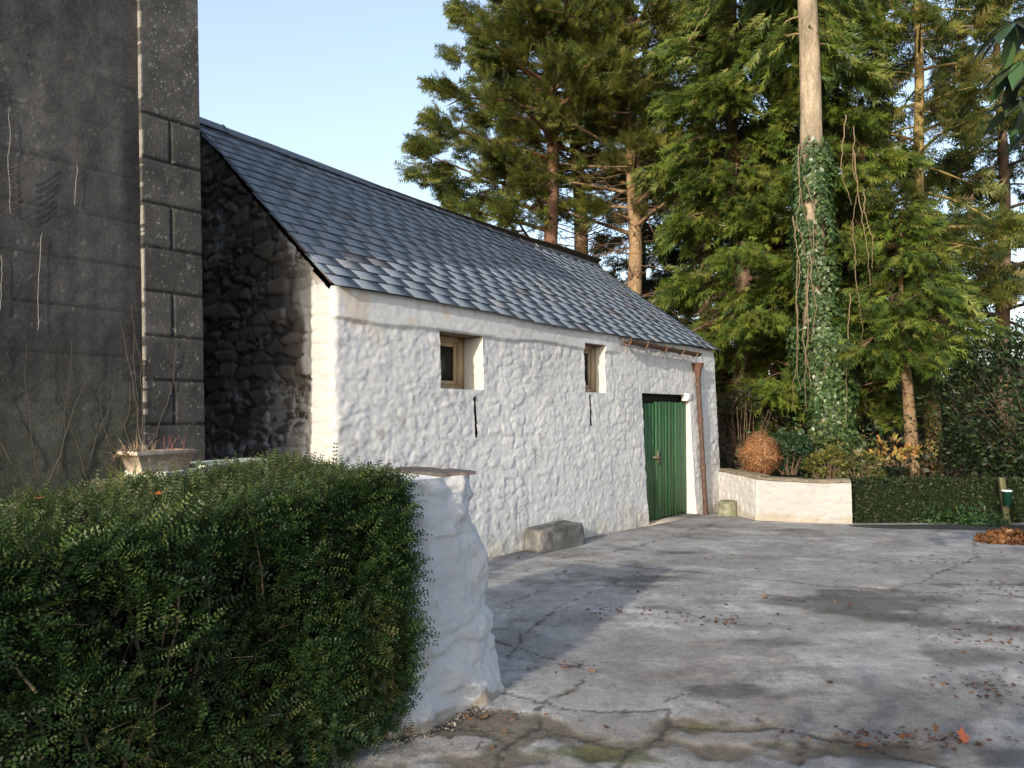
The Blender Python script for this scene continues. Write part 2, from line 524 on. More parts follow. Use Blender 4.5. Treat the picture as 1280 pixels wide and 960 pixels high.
# front relief
wu = U + .05 * (fbm(U * 4, ZZ * 4, 51, 3) - .5) * 2; wz = ZZ + .04 * (fbm(U * 4, ZZ * 4, 53, 3) - .5) * 2
f1, f2, ida = worley(wu / (.23 + .0 * U), wz / .125, 61)
pa = sst(.02, .42, f2 - f1)
pe = sst(.02, .14, f2 - f1)
f1, f2, idb = worley(wu / .105 + 3, wz / .085, 62)
pb = sst(.0, .5, f2 - f1)
scal = 1 - np.abs(2 * fbm(wu * 6.5 + 1.5 * fbm(U * 3, ZZ * 3, 65, 2), wz * 9.5, 66, 4) - 1)
amp = sst(.25, .75, fbm(U * 1.1, ZZ * 1.1, 56, 3))
dfront = .0065 * pe * sst(.25, .6, ida) * (.3 + .7 * amp) + .43 * (.012 * pa * np.clip(ida * 1.5 - .35, 0, 1) * (.35 + .65 * amp) + .010 * pb * np.clip(idb * 1.6 - .5, 0, 1) + .020 * scal ** 2 * (.4 + .6 * (1 - amp)) + .045 * (fbm(U * .9, ZZ * .9, 54, 3) - .5) + .024 * (fbm(U * 7, ZZ * 9, 55, 4) - .5)) + .010 * (fbm(U * 22, ZZ * 27, 67, 4) - .5)
band = sst(2.575, 2.60, ZZ + .012 * np.sin(U * 3) - .02 * (fbm(U * 1.2, ZZ * 0, 57, 2) - .5)) * (1 - sst(5.2, 5.6, U))
dfront = dfront * (1 - .65 * band) + .035 * band
dfront += .05 * np.exp(-np.clip(ZZ, 0, 9) / .25) * (fbm(U * 2, ZZ * 2, 58, 3))
cw = np.array((.50, .505, .51))
cf = cw * (.93 + .12 * fbm(U * 1.5, ZZ * 1.5, 59, 4))[..., None] * (.93 + .07 * sst(.0, .35, pa))[..., None]
dirt = sst(.42, .75, (1 - np.clip(ZZ - zg(0, 11), 0, 1) / .55) * .8 + (fbm(U * 3, ZZ * 3, 60, 4) - .5) * .9)
cf = cf + (np.array((.42, .36, .28)) - cf) * (.55 * dirt)[..., None]
rust = sst(.62, .8, fbm(U * 5, ZZ * 5, 63, 4) + .25 * sst(2.55, 2.85, ZZ) * np.exp(-U / .5))
cf = cf + (np.array((.45, .34, .24)) - cf) * (.5 * rust * (U < 2) * sst(2.3, 2.6, ZZ))[..., None]
grey = sst(.5, .75, fbm(U * .8 + 4, ZZ * .8, 64, 4))
cf *= (1 - .12 * grey)[..., None]
damp_ = sst(.5, .8, (1 - np.clip(ZZ + .05, 0, 2) / 1.3) * .7 + (fbm(U * 2.2, ZZ * 2.2, 68, 5) - .5) * 1.1)
cf = cf + (np.array((.34, .355, .31)) - cf) * (.40 * damp_)[..., None]
runs = sst(.58, .75, fbm(U * 7, ZZ * .8, 69, 4)) * sst(1.2, 2.4, ZZ)
cf *= (1 - .14 * runs)[..., None]
flake = sst(.70, .74, fbm(U * 13, ZZ * 15, 70, 3)) * sst(.45, .6, fbm(U * 1.3 + 5, ZZ * 1.3, 72, 3))
cf = cf + (np.array((.25, .23, .20)) - cf) * (.55 * flake)[..., None]
# gable relief: dark bare rubble, a whitewashed strip up the corner
SG = -U
ws = SG + .07 * (fbm(SG * 3, ZZ * 3, 71, 3) - .5) * 2; wz = ZZ + .05 * (fbm(SG * 3, ZZ * 3, 73, 3) - .5) * 2
f1, f2, idg = worley(ws / .34, wz / .145, 74)
pg = sst(.02, .15, f2 - f1)
f1, f2, idk = worley(ws / .14, wz / .07, 75)
pk = sst(.02, .2, f2 - f1)
big = idg > .35
stone = np.where(big, pg, pg * pk)
sid = np.where(big, idg, idk)
dg = .045 * stone * (.15 + 1.0 * sid) + .02 * (fbm(SG * 6, ZZ * 6, 76, 4) - .5) + .04 * (fbm(SG, ZZ, 77, 3) - .5)
cg = lerp3((.045, .046, .050), (.13, .112, .095), np.clip(sid * 1.3 - .25, 0, 1)) * (.6 + .8 * fbm(SG * 7, ZZ * 7, 78, 4))[..., None]
mort = (1 - sst(.1, .5, stone))
limey = sst(.50, .66, fbm(SG * 1.3, ZZ * 1.3, 79, 4) + .22 * (1 - sst(1.2, 2.6, ZZ)) + .10 * (1 - sst(.3, 1.6, SG)) - .05)
mcol = lerp3((.035, .034, .033), (.40, .40, .40), limey)
cg = cg + (mcol - cg) * np.clip(mort + .45 * limey * (fbm(SG * 5, ZZ * 5, 80, 3) > .5), 0, 1)[..., None]
strip = 1 - sst(-.035, .015, SG - (.42 + .10 * (idg - .5) + .08 * (fbm(ZZ * 4, ZZ * 0, 81, 3) - .5)))
strip *= 1 - sst(2.85, 3.2, ZZ + .3 * SG)
dg = dg * (1 - .55 * strip)
cg = cg + (np.array((.44, .435, .425)) * (.94 + .1 * fbm(SG * 4, ZZ * 4, 82))[..., None] - cg) * strip[..., None]
colr = np.where(gab[..., None], cg, cf)
# positions, with a rounded quoin
bat = -.12 * np.clip(ZZ, -.6, 2.9) / 2.8
rr = .07
ang = np.clip((U + rr) / (2 * rr), 0, 1) * math.pi / 2      # 0 = gable normal (-d), pi/2 = front normal (n)
uu = np.where(U < -rr, 0, np.where(U > rr, U, rr - rr * np.cos(ang)))
ww = np.where(U < -rr, U, np.where(U > rr, 0, -rr + rr * np.sin(ang)))
disp = np.where(gab, dg, dfront)
mixc = sst(-.05, .05, U)
disp = np.where(abs(U) < .05, dg * (1 - mixc) + dfront * mixc, disp)
nu, nw = -np.cos(ang), np.sin(ang)
q = np.clip((SG) / 2.5, 0, 1)
P = W(uu + nu * disp - .02 * np.sin(ZZ * 2.2) * (1 - np.clip(U, 0, 1)) * 0, ww + nw * disp + bat * np.where(gab, 1 - q, 1), ZZ)
ci, ri = (PW[:-1] + PW[1:]) / 2, (rows[:-1] + rows[1:]) / 2
keep = np.ones((len(ci), len(ri)), bool)
for u0, u1, z0, z1 in OPEN + SLIT:
    keep &= ~((ci[:, None] > u0) & (ci[:, None] < u1) & (ri[None] > z0) & (ri[None] < z1))
b = MB().grid(P, colr, keep.reshape(keep.shape))
# reveals: the wall's own edge pushed back inside each opening
ix = lambda v: len(gs) + int(np.argmin(abs(cols - v)))
jz = lambda v: int(np.argmin(abs(rows - v)))
def reveal(line, cl, depth, flip):
    st = np.linspace(0, 1, 7)
    n_ = np.array([N2[0], N2[1], 0])
    G = line[:, None] - n_ * (st * depth)[None, :, None]
    G = G + n_ * 0 + .010 * (fbm(G[..., 2] * 9 + G[..., 0] * 7, G[..., 1] * 9, 91, 3) - .5)[..., None] * np.sin(st * math.pi)[None, :, None] * np.array([D2[0], D2[1], .5])
    b.grid(G, np.repeat(cl[:, None] * 0 + np.array((.46, .455, .44)), 7, 1), flip=flip)
for k, (u0, u1, z0, z1) in enumerate(OPEN):
    i0, i1, j0, j1 = ix(u0), ix(u1), jz(z0), jz(z1)
    dp = .34 if k < 2 else .40
    reveal(P[i0, j0:j1 + 1], colr[i0, j0:j1 + 1], dp, True)
    reveal(P[i1, j0:j1 + 1], colr[i1, j0:j1 + 1], dp, False)
    reveal(P[i0:i1 + 1, j1], colr[i0:i1 + 1, j1], dp, True)
    if k < 2:
        reveal(P[i0:i1 + 1, j0], colr[i0:i1 + 1, j0], dp, False)
# far gable and back wall
zt = np.linspace(0, 1, 40); sg = np.linspace(0, BW, 90)
A, T = np.meshgrid(sg, zt, indexing='ij')
pr = np.where(A < -RW, A, 2 * -RW - A)
Zf = -.6 + T * (eave_z(BL) - .05 + (ridge_z(BL) - eave_z(BL)) * pr / -RW + .6)
b.grid(W(BL + .015 * (fbm(A * 6, Zf * 6, 92) - .5) + .02 * (1 - T), -A - .12 * np.clip(Zf, 0, 3) / 2.8 * (1 - np.clip(A / 2.5, 0, 1)), Zf), (.74, .73, .70), flip=True)
b.grid(W(*np.meshgrid(np.linspace(0, BL, 40), [-BW], indexing='ij'), 0) + 0 if False else np.stack([W(np.linspace(0, BL, 40), -BW, -.6), W(np.linspace(0, BL, 40), -BW, 2.75)], 1), (.3, .3, .28), flip=True)
M_WASH = mat("whitewash and stone", .85, .2, noise=[(35, .05), (120, .06)], bump=[(45, .25, .008), (150, .2, .003)])
bwall = b.build("wall", M_WASH, barn, smooth=True)
# slits: narrow pockets, their inner shade painted near-black
for u0, u1, z0, z1 in SLIT:
    zc = np.linspace(z0 - .02, z1 + .02, 14)
    m = MB()
    for s0, s1, ww0, ww1 in ((u0 - .012, u0 - .012, .03, -.2), (u1 + .012, u1 + .012, .03, -.2), (u0 - .012, u1 + .012, -.2, -.2)):
        jit = .006 * np.sin(zc * 40)
        m.grid(np.stack([W(s0 + jit, ww0 - .12 * zc / 2.8 - .03, zc), W(s1 + jit, ww1 - .12 * zc / 2.8, zc)], 1), (.03, .028, .025))
    m.build("slit", mat("slit shade", .95, .1, color=(.02, .019, .018)), barn)

# roof: each slate modelled, in one mesh
def slope_frame(u, q, off, side=1):
    """a point on the roof: u along, q metres up the slope from the eave, off metres above the boards"""
    ez, rz = eave_z(u), ridge_z(u)
    ln = np.hypot(RW - EV + .04, rz - ez)
    tw, tz = (RW - EV) / np.hypot(RW - EV, rz - ez), (rz - ez) / np.hypot(RW - EV, rz - ez)
    wv = EV + tw * q + tz * off
    z = ez + tz * q - tw * off + .022 * (fbm(np.asarray(u) * .8 + 0 * q, q * .9, 101, 2) - .5) * 2
    if side < 0:
        wv = 2 * RW - wv
    return W(u, wv, z)
SL = float(np.hypot(RW - EV, ridge_z(0) - eave_z(0)))
gauge, nr = .198, 18
m = MB()
for side in (1, -1):
    for k in range(nr):
        u = -.05 - (.18 if k % 2 else 0) + rng.uniform(-.02, .02)
        while u < BL + .08:
            wd = .36 * rng.uniform(.88, 1.12) * (1 - .012 * k)
            u0, u1 = max(u, -.05 + rng.uniform(-.012, .012)) + .001, min(u + wd, BL + .09) - .001
            u += wd
            if u1 - u0 < .04:
                continue
            q0 = -.03 + k * gauge + rng.uniform(-.003, .003)
            q1 = min(q0 + .40, SL - .03)
            if q1 - q0 < .05:
                continue
            o0 = .030 + rng.uniform(-.001, .003); o1 = .005 + rng.uniform(0, .001)
            sk = rng.uniform(-.004, .004)
            us = np.array([u0, u1, u1, u0]); qs = np.array([q0 + sk, q0 - sk, q1, q1]); os_ = np.array([o0 + rng.uniform(-.003, .003), o0, o1, o1])
            t_ = slope_frame(us, qs, os_, side); l_ = slope_frame(us, qs, os_ - .007, side)
            tone = rng.uniform(.94, 1.06)
            c = np.array((.125, .15, .19)) * tone
            r_ = rng.random()
            if r_ < .03: c = np.array((.15, .16, .18)) * tone
            elif r_ < .08: c = np.array((.10, .10, .115)) * tone
            m.add(np.vstack([t_, l_]), [[0, 1, 2, 3], [7, 6, 5, 4], [0, 4, 5, 1], [1, 5, 6, 2], [2, 6, 7, 3], [3, 7, 4, 0]], c)
# slate material: lichen and lime streaks with shapes of their own
ms = mat("roof slate", .36, .6, noise=[(5, .12), (40, .16)], bump=[(18, .25, .006), (90, .25, .003)])
t = ms.node_tree; N_, K_ = t.nodes, t.links
bs = N_["Principled BSDF"]
src = bs.inputs["Base Color"].links[0].from_socket
tc = N_.new("ShaderNodeTexCoord"); mp = N_.new("ShaderNodeMapping"); mp.inputs["Rotation"].default_value = (0, 0, R(-51.6)); mp.inputs["Scale"].default_value = (3.2, 9, 3.2)
K_.new(tc.outputs["Object"], mp.inputs[0])
nz = N_.new("ShaderNodeTexNoise"); nz.inputs["Scale"].default_value = 1.6; nz.inputs["Detail"].default_value = 5; nz.inputs["Roughness"].default_value = .6
K_.new(mp.outputs[0], nz.inputs["Vector"])
cr = N_.new("ShaderNodeMapRange"); cr.inputs["From Min"].default_value = .60; cr.inputs["From Max"].default_value = .74; cr.inputs["To Max"].default_value = .3
K_.new(nz.outputs[0], cr.inputs[0])
mx = N_.new("ShaderNodeMix"); mx.data_type = 'RGBA'
K_.new(cr.outputs[0], mx.inputs["Factor"]); K_.new(src, mx.inputs["A"]); mx.inputs["B"].default_value = (.30, .31, .33, 1)
K_.new(mx.outputs["Result"], bs.inputs["Base Color"])
roof = m.build("roof", ms, barn)
m = MB()
for side in (1, -1):                                         # boards under the slates
    us = np.linspace(-.02, BL + .04, 30); qs = np.linspace(.05, SL - .02, 6)
    A, Q = np.meshgrid(us, qs, indexing='ij')
    m.grid(slope_frame(A, Q, .0 * A, side), (.05, .04, .03)); m.grid(slope_frame(A, Q, -.02 + 0 * A, side), (.05, .04, .03), flip=True)
    for e in (0, -1):
        m.grid(np.stack([slope_frame(A[:, e], Q[:, e], 0 * A[:, e], side), slope_frame(A[:, e], Q[:, e], 0 * A[:, e] - .02, side)], 1), (.05, .04, .03))
        m.grid(np.stack([slope_frame(A[e], Q[e], 0 * A[e], side), slope_frame(A[e], Q[e], 0 * A[e] - .02, side)], 1), (.05, .04, .03))
m.build("roof_boards", mat("old boards", .9, .1), roof)
m = MB()
u = -.06
while u < BL + .05:                                          # ridge tiles, pattern of one ridge
    u1 = min(u + .455, BL + .09)
    us = np.linspace(u, u1 - .006, 3)
    pr_ = [(-.15, -.105), (-.03, .012), (0, .03), (.03, .012), (.15, -.105)]
    dz = rng.uniform(-.006, .006)
    for off in (0, -.014):
        G = np.stack([W(us, RW + a, ridge_z(us) + .045 + c_ + dz + off + .02 * (fbm(us * .8, us * 0 + SL * .9, 101, 2) - .5) * 2) for a, c_ in pr_], 1)
        m.grid(G, np.array((.075, .08, .092)) * rng.uniform(.85, 1.2), flip=off < 0)
    ends = [W(u1 - .006, RW + a, ridge_z(u1) + .045 + c_ + dz) for a, c_ in pr_]
    m.tube(np.array(ends) + np.array([0, 0, -.004]), .011, (.22, .22, .21), 5)
    u = u1
m.build("ridge_tile", mat("ridge tile", .5, .45, noise=[(12, .25)], bump=[(40, .3, .004)]), roof)

# windows
M_WOOD = mat("weathered wood", .75, .2, noise=[(4, .25), (30, .2)], bump=[(30, .4, .004)], stretch=(1, 1, .2))
for k, (u0, u1, z0, z1) in enumerate(OPEN[:2]):
    wv = -.12 * z0 / 2.8 - (.31 if k == 0 else .17)
    fr = MB(); fw = .075
    cwd = np.array((.33, .235, .14)) if k == 0 else np.array((.26, .19, .12))
    fr.wbox(u0 - .02, u0 + fw, wv - .06, wv, z0 - .03, z1 + .03, cwd)
    fr.wbox(u1 - fw - .03, u1 + .02, wv - .06, wv, z0 - .03, z1 + .03, cwd * 1.15)
    fr.wbox(u0 + fw, u1 - fw - .03, wv - .06, wv - .002, z1 - fw, z1 + .03, cwd)
    fr.wbox(u0 + fw, u1 - fw - .03, wv - .06, wv + .015, z0 - .03, z0 + .06, cwd * .9)
    fo = fr.build("window", M_WOOD, barn)
    sh = MB(); a0, a1, b0, b1 = u0 + fw, u1 - fw - .03, z0 + .06, z1 - fw
    for q0, q1, y0, y1 in ((a0, a0 + .045, b0, b1), (a1 - .06, a1, b0, b1), (a0 + .045, a1 - .06, b1 - .05, b1), (a0 + .045, a1 - .06, b0, b0 + .05)):
        sh.wbox(q0, q1, wv - .05, wv - .02, y0, y1, cwd * 1.25)
    sh.build("sash", M_WOOD, fo)
    MB().wbox(a0 + .03, a1 - .04, wv - .042, wv - .036, b0 + .03, b1 - .03, (.02, .022, .022)).build("pane", mat("old glass", .12, .5, color=(.018, .022, .022)), fo)
    MB().wbox(u0 - .05, u1 + .05, wv - .02, -.12 * z1 / 2.8 - .03, z1 - .015, z1 + .035, (.13, .085, .05)).build("lintel", M_WOOD, fo)

# door: vertical green boards, shadowed by the wall's own thickness
u0, u1 = OPEN[2][:2]
dr = MB(); wv = -.15
zb = float(zg(0, 12.6)) + .03
nb = 15; bw = (u1 + .02 - u0 + .02) / nb
for i in range(nb):
    a = u0 - .02 + i * bw
    dz = .01 * rng.uniform(-1, 1)
    dr.wbox(a + .004, a + bw - .004, wv - .03, wv + rng.uniform(-.004, .004), zb + dz, 1.86 + dz * .5 - (.0 if i > 4 else .03), np.array((.030, .094, .036)) * rng.uniform(.82, 1.15))
dr.wbox(u0 - .02, u1 + .02, wv - .05, wv - .031, zb + .02, 1.8, (.012, .05, .022))
door = dr.build("door", mat("green paint", .5, .35, noise=[(6, .22), (50, .12)], bump=[(40, .35, .004)], stretch=(1, 1, .25)), barn)
la = MB()
uc = u0 + .62
la.wbox(uc - .16, uc + .12, wv + .004, wv + .022, .925, .965, (.12, .10, .07)); la.wbox(uc - .02, uc + .02, wv + .005, wv + .035, .84, 1.06, (.10, .085, .06))
la.tube([W(uc - .16, wv + .03, .945), W(uc - .13, wv + .06, .945), W(uc - .07, wv + .06, .945), W(uc - .05, wv + .03, .945)], .009, (.2, .15, .08), 6)
la.build("latch", mat("rusty iron", .7, .4, noise=[(40, .3)]), door)
MB().wbox(u0 - .02, u1 + .02, wv - .38, wv - .05, 1.80, 2.01, (.02, .018, .015)).build("door_gap_shade", mat("old boards", .9, .1), barn)  # near-black box painting in the shaded gap above the door leaf
st = MB().wbox(u0 - .05, u1 + .08, -.40, .06, -.3, zb - .02, (.30, .27, .22))
st.build("threshold", mat("worn step", .9, .2, noise=[(14, .25)], bump=[(30, .4, .01)]), barn)
MB().wbox(u1 - .18, u1 + .14, -.15, -.075, 1.885, 2.015, (.78, .76, .72)).build("lintel_stone", M_WASH, barn)

# rusty half round gutter with brackets, and the downpipe
M_RUST = mat("rust", .75, .35, noise=[(14, .4), (60, .3)], bump=[(60, .4, .003)])
gu = MB(); us = np.linspace(5.40, 7.92, 14); th = np.linspace(math.pi, 2 * math.pi, 9)
gz = 2.80 - .05 * us / BL - .012 * (us - 5.4)
for off, fl in ((.062, False), (.056, True)):
    G = np.stack([W(us, .045 + off * math.cos(t_), gz + off * math.sin(t_)) for t_ in th], 1)
    gu.grid(G, np.array((.085, .05, .035)), flip=fl)
gut = gu.build("gutter", M_RUST, barn)
for uq in (5.42, 5.95, 6.6, 7.2, 7.75):
    gzq = 2.80 - .05 * uq / BL - .012 * (uq - 5.4)
    ar = [W(uq, .045 + .069 * math.cos(t_), gzq + .069 * math.sin(t_)) for t_ in np.linspace(math.pi - .2, 2 * math.pi + .5, 10)]
    MB().tube([W(uq, -.10, gzq + .05)] + ar, .011, (.16, .09, .05), 5).build("bracket", M_RUST, gut)
dp = MB(); ud = 8.02
bt = lambda z: -.12 * z / 2.8 + .085
zs_ = np.array([-.2, .05, .3, .6, 1.0, 1.5, 2.0, 2.33])
dp.tube([W(ud + .03 - .02 * z, bt(z), z) for z in zs_], .042, (.068, .040, .031), 10)
for z in (.72, 1.55, 2.18):
    dp.tube([W(ud + .03 - .02 * (z - .03), bt(z), z - .035), W(ud + .03 - .02 * z, bt(z), z + .035)], .053, (.085, .047, .035), 10)
pipe = dp.build("downpipe", M_RUST, barn, smooth=True)
hp = MB(); zr = [2.30, 2.42, 2.53, 2.56]; rd = [.045, .06, .105, .115]
for r0 in (1, .88):
    th = np.arange(17) * 2 * math.pi / 16
    hp.grid(np.stack([W(ud - .02 + rd[i] * r0 * np.cos(th), bt(z) + .01 + rd[i] * r0 * np.sin(th), z) for i, z in enumerate(zr)], 0), (.10, .05, .036), flip=r0 < 1)
hp.build("hopper", M_RUST, pipe)

# ------------------------------------------------------------------ HOUSE with rendered wall and quoins
HU, HW = -1.27, -.17
house = thing("rendered_house", "tall house end in blackened grey render with block quoins up the corner", "house", W(HU - 3.5, HW - 3, 0))
lean = lambda z: -.034 * (np.clip(z, -1, 9) - 1.2)
us = np.concatenate([np.linspace(-7.5, -2.4, 60), np.linspace(-2.36, 0, 160)]); zs_ = np.linspace(-.4, 6.4, 330)
A, Z = np.meshgrid(us, zs_, indexing='ij')
crs = .353
gro = 0.004 * np.exp(-(((Z - 4.04 + 20 * crs) / crs % 1 - .5) * crs / .007) ** 2) * (.3 + fbm(A * 2, Z * 2, 112, 3))
hd = .018 * (fbm(A * 1.3, Z * 1.3, 113, 4) - .5) + .006 * (fbm(A * 14, Z * 14, 114, 3) - .5) - gro
stre = fbm(A * 7, Z * .55, 115, 4)
ch = lerp3((.022, .022, .023), (.072, .070, .069), np.clip(stre * 1.2 - .15 + .9 * (fbm(A * 2.4, Z * 2.4, 116, 4) - .5), 0, 1))
ch *= (.75 + .5 * fbm(A * 10, Z * 6, 117, 4))[..., None]
wz = sst(.80, .83, fbm(A * 48, Z * 48, 118, 2)) * sst(.4, .6, fbm(A * 2, Z * 2, 125, 3))
ch = ch + (np.array((.30, .29, .27)) - ch) * (.3 * wz)[..., None]
ch *= (1 - .55 * np.exp(-((Z - 4.04 + 20 * crs) / crs % 1 - .5) ** 2 * (crs / .009) ** 2) * (.2 + .8 * fbm(A * 2, Z * 2, 112, 3)))[..., None]
low = 1 - sst(1.2, 2.3, Z + .5 * (fbm(A * 3, Z * 3, 119) - .5))
ch = ch + (np.array((.055, .058, .035)) - ch) * (.5 * low)[..., None]
h = MB().grid(W(HU + A + lean(Z) * sst(-3, 0, A), HW - .02 + hd, Z), ch)
zq = np.linspace(-.4, 6.4, 20); dq = np.linspace(0, 6, 12)
A, Z = np.meshgrid(dq, zq, indexing='ij')
h.grid(W(HU + lean(Z), HW - .02 - A, Z), (.06, .055, .05), flip=False)
h.grid(W(HU - 7.5 + 0 * A, HW - .02 - A, Z), (.06, .055, .05), flip=True)
h.grid(np.stack([W(HU + np.linspace(-7.5, -.2, 8), HW - 6.02, -.4), W(HU + np.linspace(-7.5, -.2, 8), HW - 6.02, 6.4)], 1), (.06, .055, .05))
M_REND = mat("blackened render", .9, .2, noise=[(8, .25), (60, .3)], bump=[(50, .5, .008), (200, .4, .003)])
h.build("wall", M_REND, house, smooth=True)
us = np.linspace(-.49, 0, 70); zs_ = np.linspace(-.4, 6.4, 620)
A, Z = np.meshgrid(us, zs_, indexing='ij')
ph = (Z - 4.04) / crs
row = np.floor(ph)
gd = np.exp(-(((ph + .5) % 1 - .5) * crs / .011) ** 2) * (Z < 4.12)
half = (row % 2 == 1)
gd = np.maximum(gd, np.exp(-((A + .255) / .011) ** 2) * half * (Z < 4.04))
dq_ = .026 - .016 * gd + .006 * (fbm(A * 12, Z * 12, 121, 4) - .5)
cq = lerp3((.026, .0255, .0255), (.074, .071, .068), fbm(A * 5, Z * 3, 122, 4)) * (1 - .6 * gd)[..., None]
cq = cq * (.85 + .3 * _h(row, half * (A > -.255) * 1.0, row * 0, 5))[..., None]
lich = sst(.81, .84, fbm(A * 55, Z * 55, 123, 2) + .07 * sst(3.9, 4.6, Z) * fbm(A * 3, Z * 3, 126, 3))
cq = cq + (np.array((.42, .42, .38)) - cq) * (.3 * lich)[..., None]
cq *= (1 + .35 * sst(3.95, 4.3, Z))[..., None]
cq = cq + (np.array((.34, .32, .28)) - cq) * (.55 * (1 - sst(.006, .016, A + .49)) * (fbm(Z * 9, A * 0, 124) > .42))[..., None]  # lit left edge of the quoins painted as a broken pale line
qn = MB().grid(W(HU + A + lean(Z), HW + dq_, Z), cq)
qn.grid(np.stack([W(HU - .49 + lean(zs_), HW - .03, zs_), W(HU - .49 + lean(zs_), HW + dq_[0], zs_)], 0), cq[[0, 0]])
qn.grid(np.stack([W(HU + lean(zs_), HW + dq_[-1], zs_), W(HU + lean(zs_) + .001, HW - .4, zs_)], 0), cq[[-1, -1]])
qn.build("quoin", M_REND, house, smooth=True)
hr = MB()
e = W(HU - 7.8, HW + .25, 6.35)
rp = np.stack([np.stack([W(HU - 7.8, HW + .25, 6.35), W(HU + .15, HW + .25, 6.35)]), np.stack([W(HU - 7.8, HW - 3, 8.6), W(HU + .15, HW - 3, 8.6)]), np.stack([W(HU - 7.8, HW - 6.3, 6.35), W(HU + .15, HW - 6.3, 6.35)])], 0)
hr.grid(rp, (.08, .085, .095)); hr.grid(rp - np.array([0, 0, .12]), (.05, .05, .05), flip=True)
hr.build("roof", ms, house)
# white hairline runs down the render
cm = MB()
for uo, z0, z1 in ((-1.47, 3.05, 3.75), (-1.28, 2.25, 2.95), (-1.52, 2.35, 2.75), (-1.05, 3.2, 3.5)):
    zz = np.linspace(z0, z1, 22)
    jj = .02 * np.cumsum(rng.normal(0, .25, 22))
    cm.tube([W(HU + uo + j_, HW - .006 + .02 * (fbm(np.array([uo * 1.3]), np.array([z * 1.3]), 113, 4)[0] - .5), z) for j_, z in zip(jj * .6, zz)], .0024, (.24, .235, .215), 4)
cm.build("lime_run", mat("lime", .9, .1), house)

def stems(name, label, cat, root, lines, c, r0, r1, parent=None, m=M_TWIG):
    s_ = MB()
    for L in lines:
        L = np.asarray(L)
        s_.tube(L, np.linspace(r0, r1, len(L)), np.asarray(c) * rng.uniform(.75, 1.25), 4, cap=False)
    o = s_.build(name, m, parent, loc=None if parent is not None else root)
    return tag(o, label, cat)
lines = []
for k in range(16):
    u, z = HU - rng.uniform(.45, 1.9), rng.uniform(.9, 1.4)
    az, n_ = rng.uniform(-.5, .5), rng.integers(8, 16)
    L = []
    for i in range(n_):
        L.append(W(u, HW + .02 + rng.uniform(0, .02), z)); u += az * .09 + rng.normal(0, .012); z += .085; az *= .93
    lines.append(L)
for k in range(7):                                           # a fan of fine rootlets higher up
    u, z = HU - 1.5, 3.05 + .05 * k
    lines.append([W(u + .022 * i, HW + .02, z + .022 * i * (.5 + .06 * i)) for i in range(8)])
stems("dead_creeper", "leafless dead creeper stems clinging to the blackened house wall", "creeper", W(HU - 1, HW, 1.2), lines, (.085, .072, .06), .0035, .0014)

# ------------------------------------------------------------------ low garden wall with coping behind the hedge, planter on it
gw_ = thing("garden_wall", "low garden wall topped by a lichened slate coping behind the near hedge", "wall", W(-2.1, 1.5, 0))
c1, c2 = at(205, 588, 4.55), at(345, 572, 5.35)
dirv = nrm(c2 - c1); dirv[2] = 0
acr = np.array([-dirv[1], dirv[0], 0]) * .34
zc = c1[2] - .045
MB().box([c1[0] - dirv[0] * .25, c1[1] - dirv[1] * .25, -.2], dirv * 1.45, acr * .9, [0, 0, zc + .2], (.06, .065, .04)).build("wall", mat("dull stone", .9, .2, noise=[(8, .4)], bump=[(12, .9, .05)]), gw_)
for a, ln, dz, cc, nm in ((0.0, .40, 0, (.42, .45, .40), "coping"), (.30, .66, .026, (.36, .40, .31), "coping")):
    us = np.linspace(0, ln, 18); vs = np.linspace(-.03, 1.05, 10)
    A, V_ = np.meshgrid(us, vs, indexing='ij')
    j = .018 * (fbm(A * 9 + a * 9, V_ * 3, 131, 3) - .5)
    top_ = np.array([c1[0], c1[1], zc]) + dirv * (A + a)[..., None] + acr * V_[..., None] + np.stack([j, j, .03 + dz + .012 * fbm(A * 7 + a, V_ * 4, 132)], -1)
    bot_ = top_ - np.array([0, 0, .035])
    k_ = MB().grid(top_, np.array(cc) * (.65 + .7 * fbm(A * 16, V_ * 7, 133, 4))[..., None]).grid(bot_, cc, flip=True)
    for e in (0, -1):
        k_.grid(np.stack([top_[e], bot_[e]], 0), np.array(cc) * .8); k_.grid(np.stack([top_[:, e], bot_[:, e]], 0), np.array(cc) * .8)
    k_.build(nm, mat("lichened slate", .85, .2, noise=[(25, .25)], bump=[(40, .5, .008)]), gw_)
pl = thing("planter", "chipped rectangular trough planter of dead plants on the garden wall", "planter", at(212, 582, 4.62))
p0 = at(181, 583, 4.50); p1 = at(238, 573, 4.78)
lx = nrm(p1 - p0); lx[2] = 0; lx = nrm(lx); ly = np.array([-lx[1], lx[0], 0])
L_, Wd, Hh = .40, .17, .125
bz = zc + .033
ctr = (p0 + p1) / 2 + ly * .09
def ring(s, z, e=0):
    return [np.array([ctr[0], ctr[1], z]) + lx * sx * (L_ / 2 * s - e) + ly * sy * (Wd / 2 * s - e) for sx, sy in ((-1, -1), (1, -1), (1, 1), (-1, 1))]
rings = np.array([ring(.78, bz), ring(.98, bz + Hh - .022), ring(1.04, bz + Hh - .022), ring(1.06, bz + Hh), ring(.98, bz + Hh), ring(.94, bz + Hh - .04), ring(.80, bz + .015)])
rings = np.concatenate([rings, rings[:, :1]], 1)
pc = np.broadcast_to(np.array((.33, .22, .17)), rings.shape).copy(); pc[:, [0, 3, 4]] = (.50, .42, .34)
pb = MB().grid(rings, pc).add(ring(.78, bz), [[0, 1, 2, 3]], (.3, .2, .16))
pot = pb.build("trough", mat("terracotta", .8, .2, noise=[(18, .35), (70, .2)], bump=[(50, .3, .004)]), pl)
MB().add(ring(.95, bz + Hh - .03), [[0, 1, 2, 3]], (.06, .045, .03)).build("soil", mat("pot soil", .95, .1, noise=[(50, .4)], bump=[(40, .8, .02)]), pl)
n_ = 150
